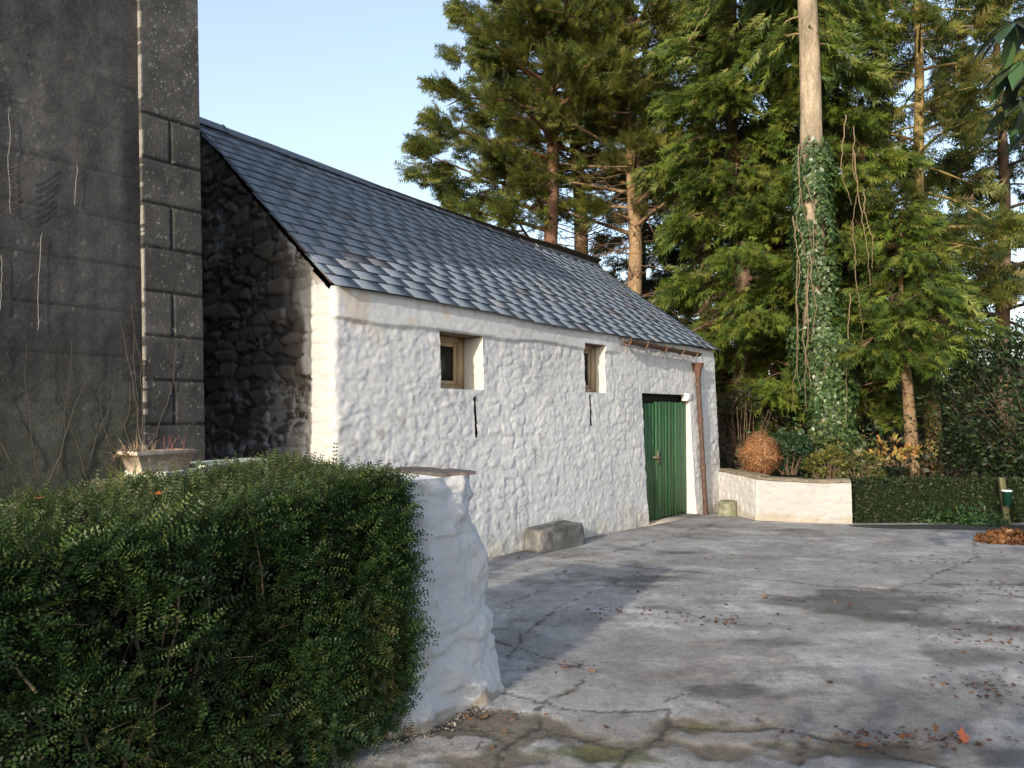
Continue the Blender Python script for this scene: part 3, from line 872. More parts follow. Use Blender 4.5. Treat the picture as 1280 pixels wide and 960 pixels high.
Pp = np.array(ctr) * [1, 1, 0] + np.array([0, 0, bz + Hh - .03]) + lx * (rng.normal(-.15, .05, n_))[:, None] + ly * rng.normal(0, .03, n_)[:, None]
Dv = rdir(n_) * [1, 1, .6] + [-.3, -.2, .45]
t_ = MB(); scatter(t_, [BLADE], Pp, Dv, np.tile([0, 0, 1.], (n_, 1)) + .3 * rdir(n_), rng.uniform(.07, .17, n_), mixcol(n_, [(.30, .22, .14), (.20, .12, .07), (.36, .30, .22)]))
for k in range(9):
    q0 = np.array([ctr[0], ctr[1], bz + Hh - .03]) + lx * rng.uniform(-.02, .17) + ly * rng.uniform(-.05, .05)
    t_.tube([q0, q0 + [rng.normal(0, .01), rng.normal(0, .01), .06], q0 + [rng.normal(0, .03), rng.normal(0, .03), .12]], [.003, .002, .001], (.22, .10, .08), 4)
t_.build("dead_plant", M_DRY, pl)
n_ = 90
Pp = at(168, 607, 4.3) + rng.normal(0, .05, (n_, 3)) * [1.2, 1, .3] - [0, 0, .05]
t_ = MB(); scatter(t_, [BLADE], Pp, rdir(n_) * [1, 1, .4] + [0, 0, .75], rdir(n_), rng.uniform(.12, .25, n_), mixcol(n_, [(.11, .16, .03), (.16, .19, .05), (.20, .19, .08)]))
tag(t_.build("grass_tuft", M_LEAF, loc=at(168, 607, 4.3)), "yellow-green grass tuft growing in front of the trough planter", "grass tuft")

# ------------------------------------------------------------------ whitewashed PILLAR at the hedge's end
pil = thing("stone_pillar", "rough whitewashed gate pillar with a slate cap at the hedge end", "pillar", W(-1.55, 2.65, 0))
zs_ = np.concatenate([np.linspace(-.15, 1.30, 120)]); th = np.linspace(0, 2 * math.pi, 181)
A, Z = np.meshgrid(th, zs_, indexing='ij')
ru = np.interp(Z, [-.15, 0, .10, .35, .62, .88, .96, 1.02, 1.15, 1.30], [.66, .63, .60, .54, .525, .505, .48, .40, .375, .365])     # reach towards the right
rl = np.interp(Z, [-.15, 0, 1.30], [.42, .40, .34])
rw = np.interp(Z, [-.15, 0, .3, 1.30], [.37, .36, .32, .27])
ex = 2 / 3.6
ca, sa = np.cos(A), np.sin(A)
su = np.sign(ca) * np.abs(ca) ** ex; sw = np.sign(sa) * np.abs(sa) ** ex
step = sst(.05, .22, su - .15 + .1 * (Z - .6)) * (1 - sst(.93, 1.02, Z))       # the buttressing lump on its right side
ku, kz, kw = su * .5, Z, sw * .5
dsp = .055 * (fbm(ku * 3, kz * 2.2, 141, 3, kw * 3) - .5) + .040 * (fbm(ku * 7 + 2, kz * 5, 142, 4, kw * 7) - .5) + .010 * (fbm(ku * 26, kz * 22, 143, 3, kw * 26) - .5)
f1, f2, ip = worley(ku * 4.2 + kw * 3, kz * 5.2 + .3 * fbm(ku * 5, kz * 5, 149, 2), 150)
dsp = dsp + .009 * sst(.02, .25, f2 - f1) * sst(.3, .7, ip)
ledge = .014 * np.exp(-((Z - .42 - .10 * su) / .012) ** 2) + .012 * np.exp(-((Z - .62 - .06 * su) / .012) ** 2) * (su < .2)
dsp = dsp * 1.9 - .7 * ledge * (fbm(ku * 4, kz, 144) > .42) - .018 * (1 - step) * (su > 0) * (Z < .98)
up, wp = su * (np.where(su > 0, ru, rl) + dsp), sw * (rw + dsp)
cp = np.array((.43, .44, .455)) * (.92 + .14 * fbm(ku * 4, kz * 4, 145, 4, kw * 4))[..., None]
dl = sst(.5, .75, (1 - np.clip(Z, 0, 1) / .16) * .9 + (fbm(ku * 12, kz * 12, 146, 3, kw * 12) - .5) * .9)
cp = cp + (np.array((.22, .18, .13)) - cp) * (.8 * dl)[..., None]
ck = np.exp(-((Z - (.20 + .15 * (su + .8)) + .03 * (fbm(ku * 9, kz * 0, 147) - .5)) / .006) ** 2) * (su < -.25) + np.exp(-((Z - (.38 + .1 * (su + .8))) / .005) ** 2) * (su < -.1) * (fbm(ku * 9, kz, 148) > .5)
cp = cp + (np.array((.05, .045, .04)) - cp) * (.85 * np.clip(ck, 0, 1))[..., None]
Pp = W(-1.66 + up, 2.63 + wp, Z)
pm = MB().grid(Pp, cp)
pm.grid(np.stack([Pp[:, -1], np.broadcast_to(W(-1.66, 2.63, 1.31), Pp[:, -1].shape)], 1), (.74, .72, .69))
pm.build("shaft", mat("pillar whitewash", .85, .2, noise=[(30, .06), (110, .06)], bump=[(40, .3, .008), (140, .25, .003)]), pil, smooth=True)
us = np.linspace(.06, .345, 24); vs = np.linspace(-.25, .26, 16)
A, V_ = np.meshgrid(us, vs, indexing='ij')
edg = 1 - np.maximum(np.abs(A - .2) / .15, np.abs(V_) / .26) ** 8
tz = 1.309 + .016 * fbm(A * 9, V_ * 9, 151, 3) + .012 * np.clip(edg, 0, 1)
top_ = W(-1.66 + A, 2.63 + V_ + .02 * (fbm(A * 11, V_ * 4, 152) - .5), tz); bot_ = top_ * [1, 1, 0] + [0, 0, 1.300]
cc = lerp3((.05, .038, .033), (.15, .14, .13), fbm(A * 8, V_ * 8, 153, 4))
cpm = MB().grid(top_, cc).grid(bot_, cc, flip=True)
for e in (0, -1):
    cpm.grid(np.stack([top_[e], bot_[e]], 0), cc[[e, e]] * .8); cpm.grid(np.stack([top_[:, e], bot_[:, e]], 0), cc[:, [e, e]].transpose(1, 0, 2) * .8 if False else (.2, .15, .13))
cpm.build("cap", mat("cap slate", .85, .2, noise=[(20, .3)], bump=[(30, .6, .01)]), pil)

# ------------------------------------------------------------------ near HEDGE
hu0, hu1, hw0, hw1 = -8.0, -2.0, 1.95, 3.02
hedge = thing("garden_hedge", "dense dark clipped small-leaved hedge running up to the white pillar", "hedge", W((hu0 + hu1) / 2, 2.5, 0))
def hedge_top(u, wv):
    return 1.29 - .05 * (1 - sst(-2.75, -2.25, u)) - .09 * (1 - sst(-4.6, -2.6, u)) + .05 * fbm(u * 2.2, wv * 2.2, 161, 3) + .02 * (2.5 - wv) - .05 * sst(.80, 1.0, np.abs(wv - 2.48) / .54) ** 2
def hedge_front(u, z):
    return hw1 + .09 * (fbm(u * 1.7, z * 1.7, 162, 3) - .5) * 2 + .035 * (fbm(u * 6, z * 6, 163, 2) - .5) * 2 - .04 * sst(1.0, 1.33, z) ** 2 - .12 * (1 - sst(.0, .3, z))
lf, n_ = MB(), 30000
u = hu1 - (hu1 - hu0) * rng.random(n_) ** 1.5 * .75
z = rng.uniform(.02, 1.0, n_) * (1.28 - .05 * (1 - sst(-2.75, -2.25, u)) - .09 * (1 - sst(-4.6, -2.6, u)))
dep = np.abs(rng.normal(0, .10, n_)) - .05 * (fbm(u * 5, z * 5, 167, 2) > .55)
gap = fbm(u * 3.2, z * 3.2, 164, 3)
okk = (gap > .47) | (z > 1.08) | (rng.random(n_) < .30)
okk &= rng.random(n_) < (.28 + .72 * sst(.1, .75, z + .25 * (fbm(u * 2, z * 0, 168, 2) - .5)))
u, z, dep = u[okk], z[okk], dep[okk]; n_ = len(u)
P_ = W(u, hedge_front(u, z) - dep, z)
out = np.array([N2[0], N2[1], 0]); alo = np.array([D2[0], D2[1], 0])
Dv = out * rng.uniform(.2, 1.1, (n_, 1)) + alo * rng.normal(.15, .7, (n_, 1)) + np.array([0, 0, 1]) * rng.normal(.25, .55, (n_, 1))
G1 = [(.029, .066, .018), (.042, .088, .022), (.020, .046, .018), (.078, .122, .029), (.115, .14, .04)]
cc = mixcol(n_, G1, [4, 4, 4, 2, .6])
scatter(lf, TWIG, P_, Dv, np.tile([0, 0, 1.], (n_, 1)) + .6 * rdir(n_) + .4 * out, rng.uniform(.11, .20, n_), cc)
n_ = 15000                                                   # top
u = hu1 - (hu1 - hu0) * rng.random(n_) ** 1.4 * .75; wv = rng.uniform(hw0, hw1 - .03, n_)
P_ = W(u, wv, hedge_top(u, wv) - np.abs(rng.normal(0, .04, n_)))
Dv = rdir(n_) * [.8, .8, .5] + [0, 0, .55]
scatter(lf, TWIG, P_, Dv, rdir(n_) + [0, 0, .8], rng.uniform(.07, .15, n_), mixcol(n_, [(.04, .075, .02), (.06, .095, .025), (.03, .05, .018), (.085, .10, .035)]))
n_ = 4500                                                    # right end
wv = rng.uniform(hw0 + .05, hw1, n_); z = rng.uniform(.03, 1.3, n_)
P_ = W(hu1 + .05 * (fbm(wv * 4, z * 4, 166, 2) - .5) * 2 - np.abs(rng.normal(0, .05, n_)), wv, z)
scatter(lf, TWIG, P_, rdir(n_) + alo * .8 + [0, 0, .2], rdir(n_) + [0, 0, .8], rng.uniform(.08, .15, n_), mixcol(n_, G1, [4, 4, 3, 3, 2]))
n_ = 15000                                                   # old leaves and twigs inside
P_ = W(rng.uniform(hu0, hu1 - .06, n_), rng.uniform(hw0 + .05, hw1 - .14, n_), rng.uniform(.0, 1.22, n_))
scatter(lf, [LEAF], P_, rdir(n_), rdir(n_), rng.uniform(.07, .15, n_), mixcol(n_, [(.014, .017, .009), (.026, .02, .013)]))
n_ = 130                                                     # upright shoots on top
u = hu1 - (hu1 - hu0) * rng.random(n_) ** 1.2 * .5; wv = rng.uniform(hw0, hw1 - .2, n_)
scatter(lf, TWIG, W(u, wv, hedge_top(u, wv)), rdir(n_) * .25 + [0, 0, 1], rdir(n_), rng.uniform(.08, .19, n_), mixcol(n_, [(.05, .07, .025), (.09, .10, .04)]))
n_ = 800                                                     # a yellowed spray near the pillar and pale tips low down
u = np.where(rng.random(n_) < .75, rng.normal(-2.20, .07, n_), rng.normal(-2.9, .5, n_)); z = np.where(u > -2.5, rng.uniform(.25, .85, n_), rng.uniform(.05, .5, n_))
P_ = W(u, hedge_front(u, z) + .02 - np.abs(rng.normal(0, .04, n_)), z)
scatter(lf, TWIG, P_, rdir(n_) * .7 + out * .5 - np.array([0, 0, .3]), rdir(n_) + [0, 0, 1], rng.uniform(.07, .13, n_), mixcol(n_, [(.09, .115, .03), (.13, .13, .04), (.06, .08, .02)]))
lf.build("foliage", M_LEAF, hedge)
tw = MB()
for k in range(110):
    u = hu1 - .08 - (hu1 - hu0) * rng.random() ** 1.5 * .7; wv = hw1 - rng.uniform(.12, .5); z = 0.
    L = []
    for i in range(9):
        L.append(W(u, wv, z)); u += rng.normal(0, .04); wv += rng.normal(.008, .02); z += .14
    tw.tube(L, np.linspace(.011, .004, 9), np.array((.10, .075, .05)) * rng.uniform(.6, 1.5), 5, cap=False)
for k in range(12):
    u = hu1 - .14 + rng.normal(0, .03); wv = hw1 - .02; z = .22 + rng.uniform(0, .1)
    tw.tube([W(u + rng.normal(0, .012), wv + .02 + rng.uniform(-.02, .03), z + .09 * i) for i in range(7)], np.linspace(.008, .003, 7), np.array((.33, .24, .10)) * rng.uniform(.8, 1.2), 5, cap=False)
for a, bq in (((.72, .90), (.98, 1.14)), ((1.6, .75), (2.0, .98))):
    ux, zx = np.linspace(-a[0] - 2.1, -bq[0] - 1.9, 8), np.linspace(a[1], bq[1] + .12, 8)
    tw.tube([W(q, hedge_front(np.array([q]), np.array([z_]))[0] + .04, z_) for q, z_ in zip(ux, zx)], np.linspace(.005, .0025, 8), (.17, .12, .08), 5, cap=False)
for k in range(420):
    u = hu1 - (hu1 - hu0) * rng.random() ** 1.5 * .7; z = rng.uniform(.3, 1.24) - .1
    p0 = W(u, float(hedge_front(np.array([u]), np.array([z]))[0]) - .05, z)
    d_ = out * rng.uniform(.04, .10) + alo * rng.normal(0, .04) + np.array([0, 0, rng.uniform(-.01, .08)])
    tw.tube([p0, p0 + d_ * .6, p0 + d_], [.0026, .002, .0016], np.array((.16, .12, .08)) * rng.uniform(.6, 1.4), 4)
tw.build("twigs", M_TWIG, hedge)
n_ = 420
u = hu1 - (hu1 - hu0) * rng.random(n_) ** 1.5 * .7; z = rng.uniform(.05, 1.15, n_)
dl_ = MB(); scatter(dl_, [LEAF], W(u, hedge_front(u, z) - rng.uniform(-.01, .08, n_), z), rdir(n_), np.tile(out, (n_, 1)) + .8 * rdir(n_), rng.uniform(.012, .035, n_), mixcol(n_, [(.16, .09, .04), (.11, .07, .04), (.20, .17, .05)]))
dl_.build("dead_leaves", M_DRY, hedge)
n_ = 420
u = np.minimum(rng.normal(-2.3, .22, n_), -2.03 + rng.normal(0, .02, n_)); z = np.abs(rng.normal(.1, .16, n_)) + .02
iv = MB(); scatter(iv, [LEAF, LOBED], W(u, hedge_front(u, z) + rng.uniform(-.04, .06, n_), z), rdir(n_) + [0, 0, -.5], np.tile(out, (n_, 1)) + .6 * rdir(n_) + [0, 0, .4], rng.uniform(.025, .055, n_), mixcol(n_, [(.02, .045, .018), (.03, .06, .025), (.05, .075, .03)]))
tag(iv.build("ivy", M_GLOSS, loc=W(-2.25, hw1, 0)), "dark ivy creeping over the foot of the near hedge by the pillar", "ivy")

# ------------------------------------------------------------------ stones by the barn, low curved wall
def rock(name, label, cat, c, ax, ay, h, m, col1, col2, seed, sq=4.0, taper=.85):
    th = np.linspace(0, 2 * math.pi, 61); t = np.linspace(0, 1, 26)
    A, T = np.meshgrid(th, t, indexing='ij')
    ex = 2 / sq
    su = np.sign(np.cos(A)) * np.abs(np.cos(A)) ** ex; sw = np.sign(np.sin(A)) * np.abs(np.sin(A)) ** ex
    Tz = np.clip(T / .72, 0, 1); rr_ = np.where(T < .72, 1 - (1 - taper) * Tz, taper * np.sqrt(np.clip(1 - ((T - .72) / .28) ** 2.6, 0, 1)))
    z = np.where(T < .72, Tz * .93, .93 + .07 * (T - .72) / .28) * h
    L = np.array([ax[0], ax[1]]); Q = np.array([ay[0], ay[1]])
    nn = fbm(su * 2 + seed, z * 5, seed, 4, sw * 2) - .5
    k = rr_ * (1 + .16 * nn)
    P = np.stack([c[0] + su * k * L[0] + sw * k * Q[0], c[1] + su * k * L[1] + sw * k * Q[1], c[2] + z * (1 + .12 * nn) - .04], -1)
    cc = lerp3(col1, col2, sst(.35, .7, fbm(su * 4, z * 9, seed + 3, 4, sw * 4)))
    o = MB().grid(P, cc).build(name, m, None, smooth=True, loc=c)
    return tag(o, label, cat)
M_ROCK = mat("rough stone", .9, .2, noise=[(10, .3), (50, .25)], bump=[(30, .6, .012)])
pr_ = gp(706, 686)
bu = (pr_[0] - C0[0]) * D2[0] + (pr_[1] - C0[1]) * D2[1]; bwv = (pr_[0] - C0[0]) * N2[0] + (pr_[1] - C0[1]) * N2[1]
cb = W(bu + .03, .18, zg(0, 9.8))
rock("stone_block", "long grey stone block lying against the foot of the barn wall", "stone", cb, D2 * .50, N2 * .19, .33, M_ROCK, (.085, .085, .08), (.16, .157, .147), 171, 5.5, .93)
rock("mounting_stone", "squat lichened greenish stone at the barn corner beside the low wall", "stone", gp(911, 644), D2 * .17, N2 * .17, .30, M_ROCK, (.11, .12, .07), (.22, .22, .17), 175, 4.5, .86)

lwo = thing("low_wall", "low whitewashed curved retaining wall running out from the barn corner", "wall", (4.7, 12.6, 0))
path = np.array(LW); sd = np.concatenate([[0], np.cumsum(np.hypot(*np.diff(path, axis=0).T))])
ss = np.arange(0, sd[-1], .018); px_, py_ = np.interp(ss, sd, path[:, 0]), np.interp(ss, sd, path[:, 1])
tg = np.stack([np.gradient(px_), np.gradient(py_)], -1); tg = nrm(tg)
for _ in range(5):
    tg = nrm(np.vstack([tg[:1], (tg[:-2] + tg[1:-1] + tg[2:]) / 3, tg[-1:]]))
nn_ = np.stack([tg[:, 1], -tg[:, 0]], -1)                     # towards the yard
zs_ = np.arange(-.25, .62, .018)
A, Z = np.meshgrid(ss, zs_, indexing='ij')
f1, f2, ii = worley(A / .2, Z / .14, 181)
dd = .011 * sst(.02, .45, f2 - f1) * (.3 + ii) + .03 * (fbm(A * 2.2, Z * 2.2, 182, 4) - .5) + .01 * (fbm(A * 14, Z * 14, 183, 3) - .5) - .05 * (Z - .1)
zt = .585 + .02 * fbm(ss * 3, ss * 0, 184, 3) - .045 * sst(.9, 2.6, ss)
Zc = -.25 + (Z + .25) * (zt[:, None] + .25) / .87
clw = np.array((.46, .455, .445)) * (.90 + .16 * fbm(A * 3, Z * 3, 185, 4))[..., None]
clw = clw * (1 - .30 * sst(1.64, 1.74, A))[..., None]  # second facet's duller light painted in as a darker tone
dl = sst(.45, .7, (1 - np.clip(Zc + .07, 0, 1) / .4) * .75 + (fbm(A * 4, Z * 4, 186, 4) - .5) * .9)
clw = clw + (np.array((.27, .23, .165)) - clw) * (.65 * dl)[..., None]
Pf = np.stack([px_[:, None] + nn_[:, :1] * dd, py_[:, None] + nn_[:, 1:] * dd, Zc], -1)
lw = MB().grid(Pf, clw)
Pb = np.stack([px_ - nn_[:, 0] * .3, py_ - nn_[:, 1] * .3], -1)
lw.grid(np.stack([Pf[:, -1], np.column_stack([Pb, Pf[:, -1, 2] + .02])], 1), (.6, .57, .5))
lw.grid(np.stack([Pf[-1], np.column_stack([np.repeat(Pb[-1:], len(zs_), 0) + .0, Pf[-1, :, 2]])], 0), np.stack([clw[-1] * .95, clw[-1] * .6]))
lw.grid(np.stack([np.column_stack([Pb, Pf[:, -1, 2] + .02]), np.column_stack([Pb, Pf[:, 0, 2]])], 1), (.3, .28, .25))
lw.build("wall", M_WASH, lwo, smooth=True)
cq = MB()
vs = np.linspace(0, 1, 8)
A, V_ = np.meshgrid(ss, vs, indexing='ij')
G = Pf[:, -1][:, None] * (1 - V_[..., None]) + np.column_stack([Pb, Pf[:, -1, 2]])[:, None] * V_[..., None]
G = G + np.stack([0 * A, 0 * A, .012 + (.03 + .03 * fbm(A * 4, V_ * 3, 187, 4)) * sst(0, .25, V_ + .0)], -1) - np.append(nn_[:, None] * .0 * V_[..., None], 0 * A[..., None], -1)
cq.grid(G, lerp3((.13, .10, .065), (.26, .23, .17), fbm(A * 6, V_ * 4, 188, 4)))
cq.build("coping", mat("mossy coping", .95, .1, noise=[(20, .35)], bump=[(30, .8, .02)]), lwo, smooth=True)

# ------------------------------------------------------------------ far clipped hedge, post, bin, leaf pile
fh = thing("clipped_hedge", "low neat box hedge along the far end of the yard", "hedge", (8.8, 12.7, 0))
def fh_surf(n):
    x = rng.uniform(5.5, 12.5, n); k = rng.random(n)
    front = k < .55
    z = np.where(front, rng.uniform(-.12, .58, n), .58); y = np.where(front, 12.38, rng.uniform(12.38, 13.05, n))
    z = z - .012 * (x - 5.5) * 0 + .03 * (fbm(x * 2, y * 2, 191, 3) - .5) * (~front)
    y = y + .05 * (fbm(x * 2, z * 2, 192, 3) - .5) * front
    nrm_ = np.where(front[:, None], [0, -1., 0], [0, 0, 1.])
    return np.stack([x, y, z], -1), nrm_
P_, Nn_ = fh_surf(14000)
f_ = MB(); scatter(f_, [LEAF], P_ - Nn_ * np.abs(rng.normal(0, .02, (len(P_), 1))), rdir(len(P_)) + Nn_ * .7, Nn_ + .7 * rdir(len(P_)), rng.uniform(.03, .055, len(P_)), mixcol(len(P_), [(.028, .05, .018), (.04, .065, .022), (.05, .06, .025), (.02, .032, .012)]))
f_.build("foliage", M_LEAF, fh)
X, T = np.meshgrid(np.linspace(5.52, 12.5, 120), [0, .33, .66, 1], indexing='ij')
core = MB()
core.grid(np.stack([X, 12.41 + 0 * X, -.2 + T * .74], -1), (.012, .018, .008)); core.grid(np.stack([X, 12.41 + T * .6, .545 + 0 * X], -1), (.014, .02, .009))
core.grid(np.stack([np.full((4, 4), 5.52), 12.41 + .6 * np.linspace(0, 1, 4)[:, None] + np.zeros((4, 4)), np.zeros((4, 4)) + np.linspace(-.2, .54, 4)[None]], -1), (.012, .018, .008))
core.build("twigs", mat("hedge shade", .95, .05, noise=[(20, .5)], bump=[(30, 1, .05)]), fh)  # dark core sheets painting the shade inside the hedge, no modelled twigs
pp = gp(1256, 652); pp[1] = 12.18; pp[0] = 616 * pp[1] / 960; pp[2] = float(zg(0, 12.18))
post = MB()
px0 = at(1251, 597, pp[1]); zt = px0[2]
sec = lambda z, cx: [[cx - .045, pp[1] - .04, z], [cx + .045, pp[1] - .04, z], [cx + .045, pp[1] + .05, z], [cx - .045, pp[1] + .05, z], [cx - .045, pp[1] - .04, z]]
x0, x1 = pp[0], px0[0]
G = np.array([sec(-.3 + (zt + .3) * t, x0 + (x1 - x0) * t) for t in np.linspace(0, 1, 8)])
post.grid(G, (.115, .11, .055)).add(G[-1, :4], [[0, 1, 2, 3]], (.16, .15, .09))
tag(post.build("wooden_post", M_WOOD, loc=(pp[0], pp[1], zg(0, pp[1]))), "mossy squared wooden post leaning in front of the far hedge", "post")
bc = at(1259, 632, pp[1] - .12); bc2 = at(1259, 614, pp[1] - .12)
bn = thing("waste_bin", "small dark green tapered bin hung on the mossy wooden post", "bin", bc)
th = np.arange(25) * 2 * math.pi / 24
rr_ = [(0, bc[2]), (.055, bc[2]), (.068, bc2[2] - .02), (.074, bc2[2] - .02), (.074, bc2[2])]
MB().grid(np.stack([np.stack([bc[0] + r * np.cos(th), bc[1] + r * np.sin(th), 0 * th + z], -1) for r, z in rr_], 0), (.012, .06, .045)).build("body", mat("green plastic", .4, .5, noise=[(30, .2)]), bn, smooth=False)
MB().grid(np.stack([np.stack([bc[0] + r * np.cos(th), bc[1] + r * np.sin(th), 0 * th + z], -1) for r, z in [(.076, bc2[2] + .001), (.07, bc2[2] + .018), (0, bc2[2] + .022)]], 0), (.72, .74, .74)).build("lid", mat("white plastic", .4, .5, color=(.7, .72, .72)), bn)
MB().tube([[bc[0] - .05, bc[1] + .04, bc2[2] - .05], [pp[0] - .02, pp[1] - .04, bc2[2] - .04]], .008, (.1, .1, .1), 5).build("strap", mat("strap", .6, .4, color=(.05, .05, .05)), bn)
BROWN = [(.16, .065, .03), (.22, .10, .04), (.11, .05, .03), (.26, .15, .07)]
c_ = gp(1262, 678); n_ = 900
r_ = np.sqrt(rng.random(n_)); a_ = rng.random(n_) * 6.283
P_ = c_ + np.stack([r_ * np.cos(a_) * .42, r_ * np.sin(a_) * .30, .13 * (1 - r_ ** 2) * rng.random(n_) ** .5 + .02], -1)
lp = MB(); scatter(lp, [LEAF, LOBED], P_, rdir(n_), rdir(n_) + [0, 0, 1.2], rng.uniform(.05, .10, n_), mixcol(n_, BROWN))
tag(lp.build("leaf_pile", M_DRY, loc=c_), "heap of rust brown leaves on the yard near the wooden post", "leaf pile", kind="stuff")
li = MB()                                                    # loose litter over the concrete: past counting
for px, py, n_, sx, sy in ((790, 766, 60, .30, .10), (885, 776, 50, .22, .10), (962, 750, 30, .35, .10), (1265, 800, 110, .30, .35), (1255, 860, 120, .2, .16), (1180, 700, 50, .5, .3), (1255, 735, 60, .3, .25), (1150, 925, 60, .25, .06), (1100, 922, 50, .28, .07), (700, 700, 20, .4, .15), (1000, 760, 40, .9, .5), (1210, 745, 20, .5, .2), (860, 712, 20, 1.0, .3), (560, 915, 40, .25, .10), (610, 895, 30, .25, .06), (720, 835, 25, .15, .06), (1230, 790, 40, .3, .4)):
    p = gp(px, py)
    P_ = p + rng.normal(0, 1, (n_, 3)) * [sx, sy, 0] + [0, 0, .008]
    P_[:, 2] = zg(P_[:, 0], P_[:, 1]) + .010
    scatter(li, [LEAF, LOBED], P_, rdir(n_) * [1, 1, .25], np.tile([0, 0, 1.], (n_, 1)) + .3 * rdir(n_), rng.uniform(.018, .05, n_), mixcol(n_, [(.09, .045, .03), (.13, .06, .035), (.06, .04, .03), (.17, .10, .06)]))
tag(li.build("leaf_litter", M_DRY), "scattered brown leaf scraps over the concrete", kind="stuff")
gr = MB(); n_ = 420                                          # grit along the feet of pillar and barn
a_ = rng.uniform(-.1, 3.3, n_)
P_ = W(-1.66 + .5 * np.cos(a_) + rng.normal(0, .03, n_), 2.63 + .38 * np.sin(a_) + rng.normal(.02, .03, n_), .006)
P2 = W(rng.uniform(.8, 5.4, 500), .05 + np.abs(rng.normal(0, .05, 500)), 0); P2[:, 2] = zg(0, P2[:, 1]) + .004
P_ = np.vstack([P_, P2]); n_ = len(P_)
T8 = (np.array([[1, 0, 0], [-1, 0, 0], [0, 1, 0], [0, -1, 0], [0, 0, .7], [0, 0, -.7]], float), np.array([[0, 2, 4], [2, 1, 4], [1, 3, 4], [3, 0, 4], [2, 0, 5], [1, 2, 5], [3, 1, 5], [0, 3, 5]]))
scatter(gr, [T8], P_, rdir(n_), rdir(n_), rng.uniform(.003, .010, n_), mixcol(n_, [(.16, .145, .12), (.24, .22, .2), (.09, .075, .06)]))
tag(gr.build("gravel", mat("grit", .9, .2)), "loose grit along the foot of the walls", kind="stuff")

def fallen(px, py, size, col, label, group=None, z=None, P=None):
    p = gp(px, py) + [0, 0, .018] if P is None else P
    m_ = MB(); T, Tf = LOBED
    T = T.copy(); T[:, 2] += .25 * T[:, 1] ** 2 + .12 * (T[:, 0] - .5) ** 2
    place(m_, T, Tf, np.array([p]), rdir(1) * [1, 1, .15], np.array([[0, 0, 1.]]) + .35 * rdir(1), [size], np.array([col]))
    tag(m_.build("fallen_leaf", M_DRY, loc=p), label, "leaf", group)
fallen(520, 917, .10, (.50, .20, .05), "bright orange fallen leaf on the ground between hedge and pillar")
fallen(1205, 934, .10, (.34, .10, .05), "curled red-brown leaf lying on the concrete at the yard's lower right")
fallen(1041, 856, .06, (.04, .035, .03), "small blackened leaf alone on the bare concrete")
GL = "brown fallen leaves on the concrete"
for px, py in ((690, 707), (734, 842), (700, 838), (653, 777), (770, 766), (800, 770), (905, 777), (955, 750), (985, 752), (1020, 846), (1265, 870), (1240, 845), (1225, 740), (1060, 760), (1130, 928), (1165, 920), (1085, 935), (590, 905), (610, 900), (1255, 815)):
    fallen(px, py, rng.uniform(.04, .075), BROWN[rng.integers(4)], "small curled brown leaf fallen on the concrete yard", GL)
def on_hedge(px, py, y, size, col, label):
    p = at(px, py, y)
    fallen(0, 0, size, col, label, P=p)
on_hedge(185, 618, 3.35, .075, (.48, .15, .04), "vivid orange leaf lying on the hedge top below the planter")
on_hedge(215, 607, 3.6, .08, (.40, .24, .15), "pale tan leaf lying on the hedge top beside the orange leaf")
on_hedge(52, 622, 2.95, .07, (.34, .14, .07), "rust leaf lying on the hedge top towards the left edge")
on_hedge(268, 640, 3.3, .05, (.30, .11, .05), "thin brown leaf caught in the upper hedge face")

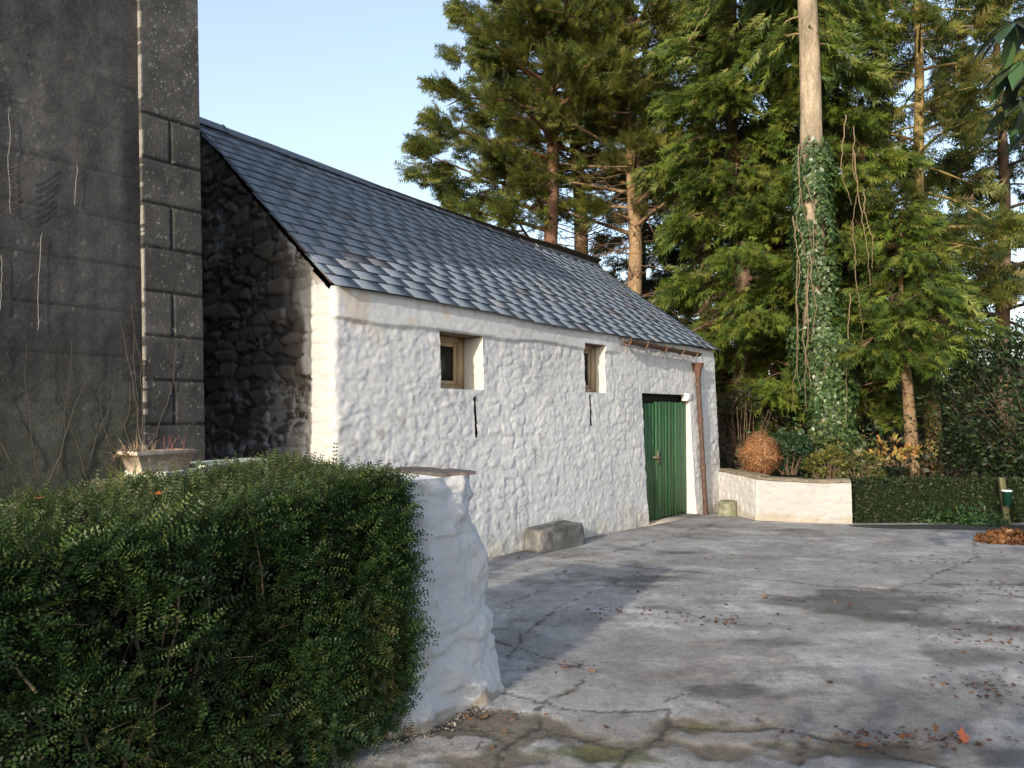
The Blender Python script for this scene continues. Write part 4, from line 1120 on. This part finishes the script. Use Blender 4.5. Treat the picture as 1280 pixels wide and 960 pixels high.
# ------------------------------------------------------------------ TREES
def conifer(name, label, cat, x, y, z0, H, h0, Rf, tr, lean, nb, dens, style, cols, wts, ssz, bark, group=None, hfrac=.55, dead=.3, zcull=14.5, seed=0, lowdead=0, skip=None):
    root = thing(name, label, cat, (x, y, z0), group)
    hs = np.linspace(0, 1, 16)
    sway = lambda h: np.array([x + lean[0] * h / H + .10 * math.sin(h * .7 + seed), y + lean[1] * h / H + .08 * math.cos(h * .6 + seed), z0 + h])
    tp = np.array([sway(h * H) for h in hs])
    tr_ = tr * (1 - .93 * hs ** 1.1); tr_[0] *= 1.35
    MB().tube(tp - [[0, 0, .3]] * np.ones((16, 1)), tr_, np.array(bark), 12).build("trunk", M_BARK, root, smooth=True)
    lb, cr_ = MB(), MB()
    Ps, Ds, Us, Sc, Cc = [], [], [], [], []
    for i in range(nb):
        f = (i + rng.random()) / nb
        h = h0 + (H - .2 - h0) * f
        b0 = sway(h)
        az = i * 2.399 + rng.uniform(-.4, .4) + seed
        if skip and skip(h, math.cos(az)): continue
        L = Rf(h) * rng.uniform(.62, 1.12)
        if L < .25: continue
        od = np.array([math.cos(az), math.sin(az), 0])
        sdv = np.array([-od[1], od[0], 0])
        rise = style['rise'] + rng.normal(0, .12); dr = style['droop'] * rng.uniform(.7, 1.3)
        bend = rng.normal(0, .12)
        br = lambda t: b0 + od * L * t[:, None] + sdv * (bend * L * t ** 2)[:, None] + np.array([0, 0, 1]) * (L * (rise * t - dr * t ** 2 + style['tip'] * t ** 4))[:, None]
        tt = np.linspace(0, 1, 7)
        r0 = max(.012, min(.075, tr * .32 * L / 3.0))
        lb.tube(br(tt), np.linspace(r0, .006, 7), np.array(bark) * rng.uniform(.6, 1.0), 5, cap=False)
        k = int(L * dens * (1 if b0[2] < zcull else .35)) + 3
        kc = max(3, k // style['per'])
        ic = rng.integers(0, kc, k)
        t = (style['t0'] + (1 - style['t0']) * rng.random(kc) ** .75)[ic]
        lat = rng.uniform(-1, 1, kc)[ic]
        wdt = style['wid'] * L * (1.05 - t) ** .6 + .12
        P = br(t) + sdv * (lat * wdt)[:, None] + np.array([0, 0, 1]) * (rng.normal(0, style['thick'], k) - np.abs(lat) * wdt * style['latdroop'])[:, None]
        off = rdir(k) * (rng.random((k, 1)) ** .5) * style['cl'] * [1, 1, .7]
        P = P + off
        D_ = off * 2.2 + od * (.55 + .45 * t)[:, None] + sdv * (np.sign(lat) * .55 * rng.uniform(.3, 1.3, k))[:, None] + np.array([0, 0, 1]) * (style['sz'] + rng.normal(0, .22, k))[:, None]
        U_ = np.array([0, 0, 1.]) * style['uz'] + od * style['uo'] + 1.15 * rdir(k)
        c = mixcol(k, cols, wts)
        isd = (t < .42) & (rng.random(k) < dead)
        c[isd] = mixcol(int(isd.sum()), [(.11, .07, .04), (.085, .06, .035)]) if isd.any() else c[isd]
        c = c * rng.uniform(.72, 1.22, kc)[ic][:, None]
        Ps.append(P); Ds.append(D_); Us.append(U_); Sc.append(ssz * rng.uniform(.65, 1.25, k)); Cc.append(c)
        for q in range(2 if L > 1.2 else 1):                 # side limbs carrying the sprays
            tq = rng.uniform(.25, .8); s_ = rng.choice([-1, 1])
            p0 = br(np.array([tq]))[0]; wq = style['wid'] * L * (1.05 - tq) ** .6 + .1
            lb.tube([p0, p0 + od * .25 * wq + sdv * s_ * .5 * wq - [0, 0, .5 * wq * style['latdroop']], p0 + od * .45 * wq + sdv * s_ * wq - [0, 0, wq * style['latdroop']]], [r0 * .4, r0 * .3, .004], np.array(bark) * .8, 4, cap=False)
    for i in range(lowdead):                                 # bare dead branches under the crown
        h = rng.uniform(h0 * .35, h0 * 1.35); b0 = sway(h); az = rng.uniform(0, 6.283); L = rng.uniform(.8, 2.6)
        p = [b0]; d_ = np.array([math.cos(az), math.sin(az), rng.uniform(-.2, .35)])
        for q in range(6):
            p.append(p[-1] + d_ * L / 6); d_ = d_ + rng.normal(0, .16, 3) - [0, 0, .05]
        lb.tube(p, np.linspace(.022, .005, 7), np.array((.13, .085, .055)) * rng.uniform(.6, 1.2), 4, cap=False)
        for q in range(5):
            j = rng.integers(1, 6); e = p[j] + rng.normal(0, .28, 3)
            lb.tube([p[j], (p[j] + e) / 2 + rng.normal(0, .04, 3), e], [.010, .006, .003], np.array((.14, .09, .06)) * rng.uniform(.6, 1.2), 3, cap=False)
    scatter(cr_, style['tmp'], np.vstack(Ps), np.vstack(Ds), np.vstack(Us), np.concatenate(Sc), np.vstack(Cc))
    lb.build("limbs", M_BARK, root)
    cr_.build("crown", M_LEAF, root)
    return root
ST_CYP = dict(per=14, cl=.21, rise=.30, droop=.22, tip=.12, t0=.30, wid=.30, thick=.08, latdroop=.10, sz=.22, uz=.35, uo=-.3, tmp=SPR)
ST_DROOP = dict(per=7, cl=.16, rise=.10, droop=.45, tip=.10, t0=.08, wid=.30, thick=.10, latdroop=.55, sz=-.55, uz=.5, uo=1.0, tmp=FERN)
ST_SPARSE = dict(per=8, cl=.2, rise=.12, droop=.30, tip=.06, t0=.22, wid=.26, thick=.10, latdroop=.35, sz=-.25, uz=.5, uo=.4, tmp=SPR)
CYP = [(.15, .18, .036), (.19, .205, .042), (.09, .125, .034), (.21, .20, .05), (.06, .085, .028)]
LAW = [(.125, .185, .03), (.165, .21, .036), (.08, .135, .028), (.19, .21, .045), (.05, .09, .025)]
SPA = [(.14, .175, .036), (.18, .20, .044), (.09, .125, .034), (.20, .17, .05), (.05, .08, .028)]
TG = "tall conifers behind the barn"
BK = (.20, .135, .085)
def cone(hm, Rm, H, p=.85, low=.75):
    return lambda h: Rm * (low + (1 - low) * min(1, h / hm)) * (max(0, 1 - max(0, h - hm) / (H - hm)) ** p)
g0 = lambda y: float(zg(0, y)) + .1
conifer("cypress_tree", "broad cypress leaning left over the barn ridge, its outer boughs against the sky", "tree", 1.25, 22, g0(22), 19, 5.6, cone(8.5, 4.1, 18.8, .9, .85), .30, (-.3, 0), 128, 80, ST_CYP, CYP, [4, 4, 4, 2, 2], .36, (.15, .085, .06), TG, seed=1, lowdead=70, skip=lambda h, c: h < 9.5 and c > -.25)
conifer("cypress_tree", "cypress with a bare forked brown trunk rising mid-way along the barn ridge", "tree", 2.35, 23, g0(23), 21, 8.4, cone(10.5, 3.3, 21), .30, (-.9, .3), 96, 66, ST_CYP, CYP, [4, 4, 4, 2, 2], .36, BK, TG, seed=2, lowdead=80, skip=lambda h, c: h < 10 and abs(c) < .5)
conifer("cypress_tree", "straight cypress with a pale brown trunk above the lower end of the barn roof", "tree", 3.52, 22, g0(22), 21, 7.0, cone(9.5, 3.2, 21), .27, (-.1, .2), 100, 66, ST_CYP, CYP, [4, 5, 3, 3, 2], .36, (.24, .165, .10), TG, seed=3, lowdead=70)
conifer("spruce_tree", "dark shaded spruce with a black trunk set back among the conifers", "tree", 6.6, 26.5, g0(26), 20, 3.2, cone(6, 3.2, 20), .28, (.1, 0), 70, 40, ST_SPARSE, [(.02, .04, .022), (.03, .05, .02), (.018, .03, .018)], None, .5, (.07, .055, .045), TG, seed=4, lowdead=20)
conifer("cedar_tree", "bright green cedar with drooping fronds filling the gap beyond the barn's far end", "tree", 5.5, 18.2, .4, 17, 1.3, cone(4.5, 2.7, 18, .8, .62), .26, (-.2, .3), 104, 88, ST_DROOP, LAW, [4, 5, 3, 3, 2], .43, (.15, .10, .07), TG, seed=5, lowdead=14)
conifer("cedar_tree", "drooping green cedar close behind the ivy-clad trunk", "tree", 7.3, 17.3, .35, 17, 1.7, cone(4.5, 2.05, 18, .8, .7), .22, (-.3, .2), 96, 92, ST_DROOP, LAW, [4, 5, 3, 3, 2], .43, (.14, .10, .07), TG, seed=6, lowdead=10)
conifer("larch_tree", "thin see-through conifer with a golden lit trunk at the yard's right", "tree", 9.55, 17.6, .1, 18, 4.0, cone(6, 2.6, 18), .19, (-.2, 0), 78, 58, ST_SPARSE, SPA, [4, 3, 4, 3, 2], .42, (.25, .19, .08), TG, seed=7, lowdead=36)
conifer("spruce_tree", "slim conifer on a short bare orange-brown trunk above the clipped hedge", "tree", 8.05, 15.7, .15, 6.2, 2.75, cone(3.0, 1.75, 6.6, .8, .9), .155, (.1, .1), 38, 72, ST_DROOP, LAW, [4, 3, 4, 2, 3], .38, (.18, .125, .075), TG, seed=8, lowdead=4)
conifer("spruce_tree", "dark open-crowned conifer at the right edge of the wood", "tree", 12.9, 20.0, 0, 17, 2.5, cone(5, 2.9, 17), .22, (0, 0), 70, 56, ST_SPARSE, SPA, [3, 2, 5, 1, 4], .46, (.14, .10, .07), TG, seed=9, lowdead=12)
conifer("spruce_tree", "grey-green distant conifer seen through the gap left of the thin golden tree", "tree", 11.9, 28, 0, 17, 2.2, cone(5, 2.6, 17), .22, (0, 0), 50, 26, ST_SPARSE, SPA, [3, 2, 5, 1, 4], .5, (.12, .09, .07), TG, seed=10)
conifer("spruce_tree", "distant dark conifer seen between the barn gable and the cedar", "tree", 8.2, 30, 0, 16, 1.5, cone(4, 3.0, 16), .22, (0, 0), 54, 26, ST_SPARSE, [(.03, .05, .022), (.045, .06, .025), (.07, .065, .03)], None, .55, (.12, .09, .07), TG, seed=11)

conifer("spruce_tree", "brownish half-dead conifer filling the gap behind the pale trunk over the barn's lower roof", "tree", 4.75, 27.5, g0(27), 17, 2.6, cone(6, 2.5, 17), .20, (.1, 0), 74, 44, ST_SPARSE, [(.11, .085, .04), (.10, .115, .035), (.07, .085, .03), (.14, .12, .045)], None, .42, (.12, .085, .06), TG, seed=12, lowdead=60)
# the big ivy-clad trunk
it = thing("ivy_clad_tree", "tall pale trunk wrapped in thick ivy on its lower half", "tree", (6.55, 15.6, .45))
hp_ = np.linspace(0, 17, 26)
tx = lambda z: 6.50 - .05 * z - .10 * np.sin(z * .45)
ty = lambda z: 15.6 + .06 * np.sin(z * .5)
r_t = np.interp(hp_, [0, .8, 7, 12, 17], [.46, .30, .22, .17, .06])
MB().tube(np.stack([tx(hp_), ty(hp_), .3 + hp_], -1), r_t, (.225, .185, .135), 14).build("trunk", mat("pale bark", .9, .15, noise=[(2.2, .45), (9, .35), (40, .2)], bump=[(7, 1, .05), (30, .8, .02)], stretch=(1, 1, .35)), it, smooth=True)
lb, cr_ = MB(), MB(); Ps, Ds, Us, Sc, Cc = [], [], [], [], []
for i in range(44):
    h = rng.uniform(8.0, 16.5); az = rng.uniform(-.5, 3.65); L = rng.uniform(.7, 2.4) * (1 - max(0, h - 12) / 7)
    p = [np.array([tx(h), ty(h), .3 + h])]; d_ = np.array([math.cos(az), math.sin(az), .35])
    for q in range(7):
        p.append(p[-1] + d_ * L / 7); d_ = d_ + rng.normal(0, .12, 3) - [0, 0, .22]
    p = np.array(p)
    lb.tube(p, np.linspace(.024, .006, 8), np.array((.28, .21, .11)) * rng.uniform(.7, 1.1), 5, cap=False)
    k = 46
    j = rng.integers(2, 8, k)
    Ps.append(p[j] + rng.normal(0, .22, (k, 3))); Ds.append(rdir(k) * .5 + np.array([d_[0], d_[1], -.6])); Us.append(rdir(k)); Sc.append(rng.uniform(.3, .6, k)); Cc.append(mixcol(k, LAW))
scatter(cr_, FERN, np.vstack(Ps), np.vstack(Ds), np.vstack(Us), np.concatenate(Sc), np.vstack(Cc))
lb.build("limbs", M_TWIG, it); cr_.build("crown", M_LEAF, it)
iv = MB(); n_ = 22000                                        # ivy round the trunk
h = 7.0 * rng.random(n_) ** 1.05; a_ = rng.uniform(0, 6.283, n_)
rv = np.interp(h, [0, .5, 1.3, 2.2, 3.0, 3.6, 4.6, 6.0, 6.6, 7.0], [.50, .45, .44, .56, .60, .44, .44, .40, .36, .28]) * (1 + .32 * (fbm(a_ * 1.6, h * 1.6, 201, 3) - .5) * 2)
rv = np.maximum(rv * (1 - np.abs(rng.normal(0, .10, n_))), .3 * (h < 7.5))
okk = (h < 6.3) | (rng.random(n_) < (7.0 - h) / .7)
okk &= (h < 3.2) | (fbm(a_ * 2.2, h * 1.8, 203, 3) > .36)
h, a_, rv = h[okk], a_[okk], rv[okk]; n_ = len(h)
on = np.stack([np.cos(a_), np.sin(a_), 0 * a_], -1)
lean_ = np.interp(h, [0, 2.3, 3.5, 7], [.0, .12, .05, 0])
P_ = np.stack([tx(h) + lean_ + rv * on[:, 0], ty(h) + rv * on[:, 1], .3 + h], -1)
scatter(iv, [LEAF], P_, rdir(n_) * .7 + np.array([0, 0, -.8]), on + .5 * rdir(n_) + [0, 0, .25], rng.uniform(.07, .14, n_), mixcol(n_, [(.035, .072, .022), (.05, .09, .028), (.075, .115, .04), (.025, .05, .018)]))
n_ = 2600                                                    # ivy spreading over the bank at the tree's foot
c_ = rng.normal(0, 1, (n_, 3)) * [.55, .35, .28]
P_ = np.array([6.0, 14.9, .85]) + c_
P_[:, 2] = np.maximum(P_[:, 2], .45)
scatter(iv, [LEAF], P_, rdir(n_), rdir(n_) + [0, -.5, .7], rng.uniform(.06, .12, n_), mixcol(n_, [(.022, .048, .018), (.04, .07, .024), (.06, .09, .03), (.10, .10, .03)]))
tag(iv.build("ivy", M_GLOSS, loc=(6.5, 15.6, .45)), "thick glossy ivy sleeving the tall pale trunk", "ivy")
vs_ = []
for k in range(16):                                          # dead climber ropes hanging beside the trunk
    sx = -.50 if k % 3 else .60; zt_ = rng.uniform(4.0, 7.6); ln = rng.uniform(1.4, 2.8)
    p, x_, vx = [], tx(zt_) + sx + rng.normal(0, .10), 0
    for i in range(22):
        p.append([x_, 14.98 + rng.normal(0, .02), zt_ - ln * i / 21]); vx = .7 * vx + rng.normal(0, .011); x_ += vx
    vs_.append(p)
stems("dead_vine", "pale ropes of dead climber hanging either side of the ivy-clad trunk", "vine", (6.5, 15, 4), vs_, (.16, .12, .075), .013, .005)

# ------------------------------------------------------------------ shrubs and undergrowth
def shrub(name, label, cat, c, rad, n, tmps, size, cols, seed, m=M_LEAF, up=.3, wts=None, group=None, nclump=40, stemcol=(.10, .07, .05)):
    root = thing(name, label, cat, (c[0], c[1], c[2] - rad[2]), group)
    cl = rdir(nclump) * rng.uniform(.45, 1.0, (nclump, 1)) ** .6
    k = rng.integers(0, nclump, n)
    P = cl[k] + rng.normal(0, .13, (n, 3))
    P = np.asarray(c) + P * rad
    P[:, 2] = np.maximum(P[:, 2], c[2] - rad[2] + .02)
    out_ = nrm(P - np.asarray(c))
    f_ = MB(); scatter(f_, tmps, P, out_ * .6 + .8 * rdir(n) + [0, 0, up], out_ + .6 * rdir(n) + [0, 0, .6], size * rng.uniform(.7, 1.3, n), mixcol(n, cols, wts))
    f_.build("foliage", m, root)
    s_ = MB()
    for q in range(0, nclump, 2):
        e = np.asarray(c) + cl[q] * rad * .85; b0 = np.array([c[0] + cl[q, 0] * .15, c[1] + cl[q, 1] * .15, c[2] - rad[2] - .05])
        s_.tube([b0, (b0 + e) / 2 + rng.normal(0, .05, 3), e], [.02, .013, .006], np.array(stemcol), 4, cap=False)
    s_.build("stems", M_TWIG, root)
    return root
DK = [(.022, .045, .016), (.032, .06, .02), (.045, .08, .026), (.018, .03, .012)]
shrub("rhododendron_bush", "large dark rhododendron bush overhanging the clipped hedge at the right", "bush", (10.25, 14.6, 1.75), (2.2, 1.4, 1.6), 15000, [LONG, LEAF], .10, DK, 1, M_LEAF, nclump=120)
shrub("evergreen_shrub", "small deep green shrub on the bank beside the rusty dead plant", "bush", (5.05, 14.1, .95), (.42, .35, .35), 1300, [LEAF], .07, [(.025, .06, .028), (.035, .075, .03)], 2)
shrub("golden_shrub", "low yellow-green shrub on the bank at the foot of the ivy", "bush", (5.45, 13.3, .80), (.36, .30, .30), 1100, [LEAF, TWIG[0]], .07, [(.15, .15, .03), (.10, .12, .03), (.20, .17, .04)], 3)
shrub("golden_shrub", "straggly yellowish shrub spilling over the end of the low wall", "bush", (5.95, 13.15, .70), (.40, .30, .35), 900, [LEAF, BLADE], .09, [(.14, .15, .04), (.08, .10, .03), (.20, .17, .07)], 4)
shrub("bramble_bush", "copper-leaved sprig sticking out over dark undergrowth left of the bare trunk", "bush", (6.95, 14.0, .98), (.42, .25, .22), 190, [LONG], .13, [(.30, .17, .05), (.24, .12, .04), (.22, .19, .05)], 5, M_DRY, nclump=14)
shrub("bramble_bush", "brown twiggy bush against the barn's far end wall", "bush", (4.9, 16.2, 1.3), (.9, .6, .9), 1500, [LEAF, TWIG[1]], .09, [(.05, .055, .03), (.08, .055, .03), (.03, .04, .02)], 6)
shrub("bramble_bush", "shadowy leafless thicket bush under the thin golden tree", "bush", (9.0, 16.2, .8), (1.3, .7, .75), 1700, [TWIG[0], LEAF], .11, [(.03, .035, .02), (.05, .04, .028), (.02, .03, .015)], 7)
# rusty dead plant: a round mop of arching dry blades
c_ = np.array([4.42, 13.75, .95]); n_ = 5200
Dv = rdir(n_)
P_ = c_ + Dv * (.72 + .56 * fbm(Dv[:, 0] * 2.2, Dv[:, 2] * 2.2, 221, 3))[:, None] * [.34, .30, .40] * (.35 + .65 * rng.random((n_, 1)) ** .5)
dfm = MB(); scatter(dfm, [BLADE], P_, np.cross(Dv, rdir(n_)) + .35 * rdir(n_) - [0, 0, .25], Dv + .3 * rdir(n_), rng.uniform(.06, .20, n_), mixcol(n_, [(.34, .16, .07), (.26, .11, .045), (.42, .27, .14), (.15, .065, .03)]))
tag(dfm.build("dead_fern", M_DRY, loc=c_), "round mop of rusty orange dead fronds behind the low wall", "fern")
for k, (px, py, lb_) in enumerate(((1172, 640, "leafy green weed at the clipped hedge foot below the ivy-footed trunk"), (1205, 642, "middle clump of broad green weeds along the clipped hedge foot"), (1236, 645, "green weed clump at the hedge foot beside the wooden post"))):
    p = gp(px, py + 14) + [0, 0, 0]; n_ = 240
    P_ = p + rng.normal(0, 1, (n_, 3)) * [.17, .07, 0] + np.stack([0 * np.zeros(n_), 0 * np.zeros(n_), np.abs(rng.normal(.08, .09, n_))], -1)
    wm = MB(); scatter(wm, [LEAF, LONG], P_, rdir(n_) + [0, -.3, .4], rdir(n_) + [0, -.4, 1], rng.uniform(.05, .10, n_), mixcol(n_, [(.04, .095, .03), (.06, .12, .035), (.03, .07, .025)]))
    tag(wm.build("weed", M_LEAF, loc=p), lb_, "weed")
# undergrowth and far wood that read as one mass
ug = MB(); n_ = 9000
P_ = np.stack([rng.uniform(4.5, 20, n_), rng.uniform(14.5, 24, n_), 0 * np.zeros(n_)], -1)
P_[:, 2] = .25 + np.abs(rng.normal(0, .28, n_)) * (.5 + 1.2 * fbm(P_[:, 0] * .8, P_[:, 1] * .8, 211, 3))
scatter(ug, [LEAF, TWIG[0], BLADE], P_, rdir(n_) + [0, 0, .3], rdir(n_) + [0, 0, .5], rng.uniform(.10, .24, n_), mixcol(n_, [(.03, .045, .02), (.05, .045, .025), (.04, .06, .02), (.08, .06, .03)]))
tag(ug.build("undergrowth", M_LEAF), "tangled low undergrowth under the trees", kind="stuff")
fw_ = MB(); n_ = 16000
P_ = np.stack([rng.uniform(-8, 40, n_), rng.uniform(36, 46, n_), 0 * np.zeros(n_)], -1)
P_[:, 2] = -.3 + rng.random(n_) ** .8 * (2.4 + 3.2 * fbm(P_[:, 0] * .25, P_[:, 1] * .25, 215, 3))
scatter(fw_, SPR + [LEAF], P_, rdir(n_) + [0, 0, .5], rdir(n_), rng.uniform(.5, 1.1, n_), mixcol(n_, [(.035, .05, .028), (.05, .06, .035), (.07, .065, .04), (.09, .08, .05)]))
tag(fw_.build("treeline", M_LEAF), "far bushy treeline seen between the trunks", kind="stuff")

# overhanging branch of a big-leaved laurel, top right, close to the camera
lt = thing("laurel_tree", "large-leaved evergreen whose leafy branch hangs into the upper right corner", "tree", (3.3, 1.9, 0))
MB().tube([[3.3, 1.9, -.1], [3.35, 1.9, 1.2], [3.25, 2.0, 2.3], [3.0, 2.2, 3.1], [2.8, 2.3, 4.0]], [.14, .11, .09, .06, .03], (.14, .11, .08), 10).build("trunk", M_BARK, lt, smooth=True)
lb, lf = MB(), MB()
tips = [at(1268, 28, 2.5), at(1278, 75, 2.45), at(1290, 118, 2.5), at(1296, 20, 2.6), at(1310, 70, 2.4), at(1305, 150, 2.5)] + [np.array([2.9, 2.2, 2.9]) + rng.normal(0, .5, 3) * [.7, .6, .7] for _ in range(40)]
for i, tpt in enumerate(tips):
    px_t = 640 + F * tpt[0] / max(tpt[1], .3)
    if i > 5 and px_t < 1340: continue
    s0 = np.array([3.05, 2.15, 3.0])
    lb.tube([s0, (s0 + tpt) / 2 + [0, 0, .08], tpt], [.018, .010, .005], (.12, .08, .06), 5, cap=False)
    k = 8
    a_ = np.arange(k) * 2 * math.pi / k + rng.random() * 6
    dirs = np.stack([np.cos(a_), np.sin(a_), -.35 + rng.normal(0, .2, k)], -1)
    if i < 6: dirs = dirs * [.8, .6, 1] + [-.35, -.1, -.45]
    for tq in (.35, .5, .62, .74, .86):
        pq = (1 - tq) * s0 + tq * tpt + [0, 0, .08 * 4 * tq * (1 - tq)]
        if 640 + F * pq[0] / max(pq[1], .3) > 1350:
            place(lf, LONG[0], LONG[1], np.tile(pq, (7, 1)), rdir(7) * [1, 1, .5] + [0, 0, -.2], np.tile([0, 0, 1.], (7, 1)) + .3 * rdir(7), rng.uniform(.12, .18, 7), mixcol(7, [(.03, .06, .03), (.04, .085, .03)]))
    place(lf, LONG[0] * [1, 1.0, 1], LONG[1], np.tile(tpt, (k, 1)), dirs, np.tile([0, 0, 1.], (k, 1)) + .3 * rdir(k), rng.uniform(.13, .19, k), mixcol(k, [(.03, .06, .03), (.04, .085, .03), (.05, .075, .04)]))
lb.build("limbs", M_TWIG, lt); lf.build("crown", M_GLOSS, lt)

# an unseen bush added behind the viewer to shade the near right of the yard
shrub("shade_bush", "loose evergreen bush added unseen behind the viewpoint to shade the yard", "bush", (-1.9, -4.6, 1.5), (1.3, 1.0, 1.55), 2600, [LONG, LEAF], .17, DK, 8, M_GLOSS, nclump=80)
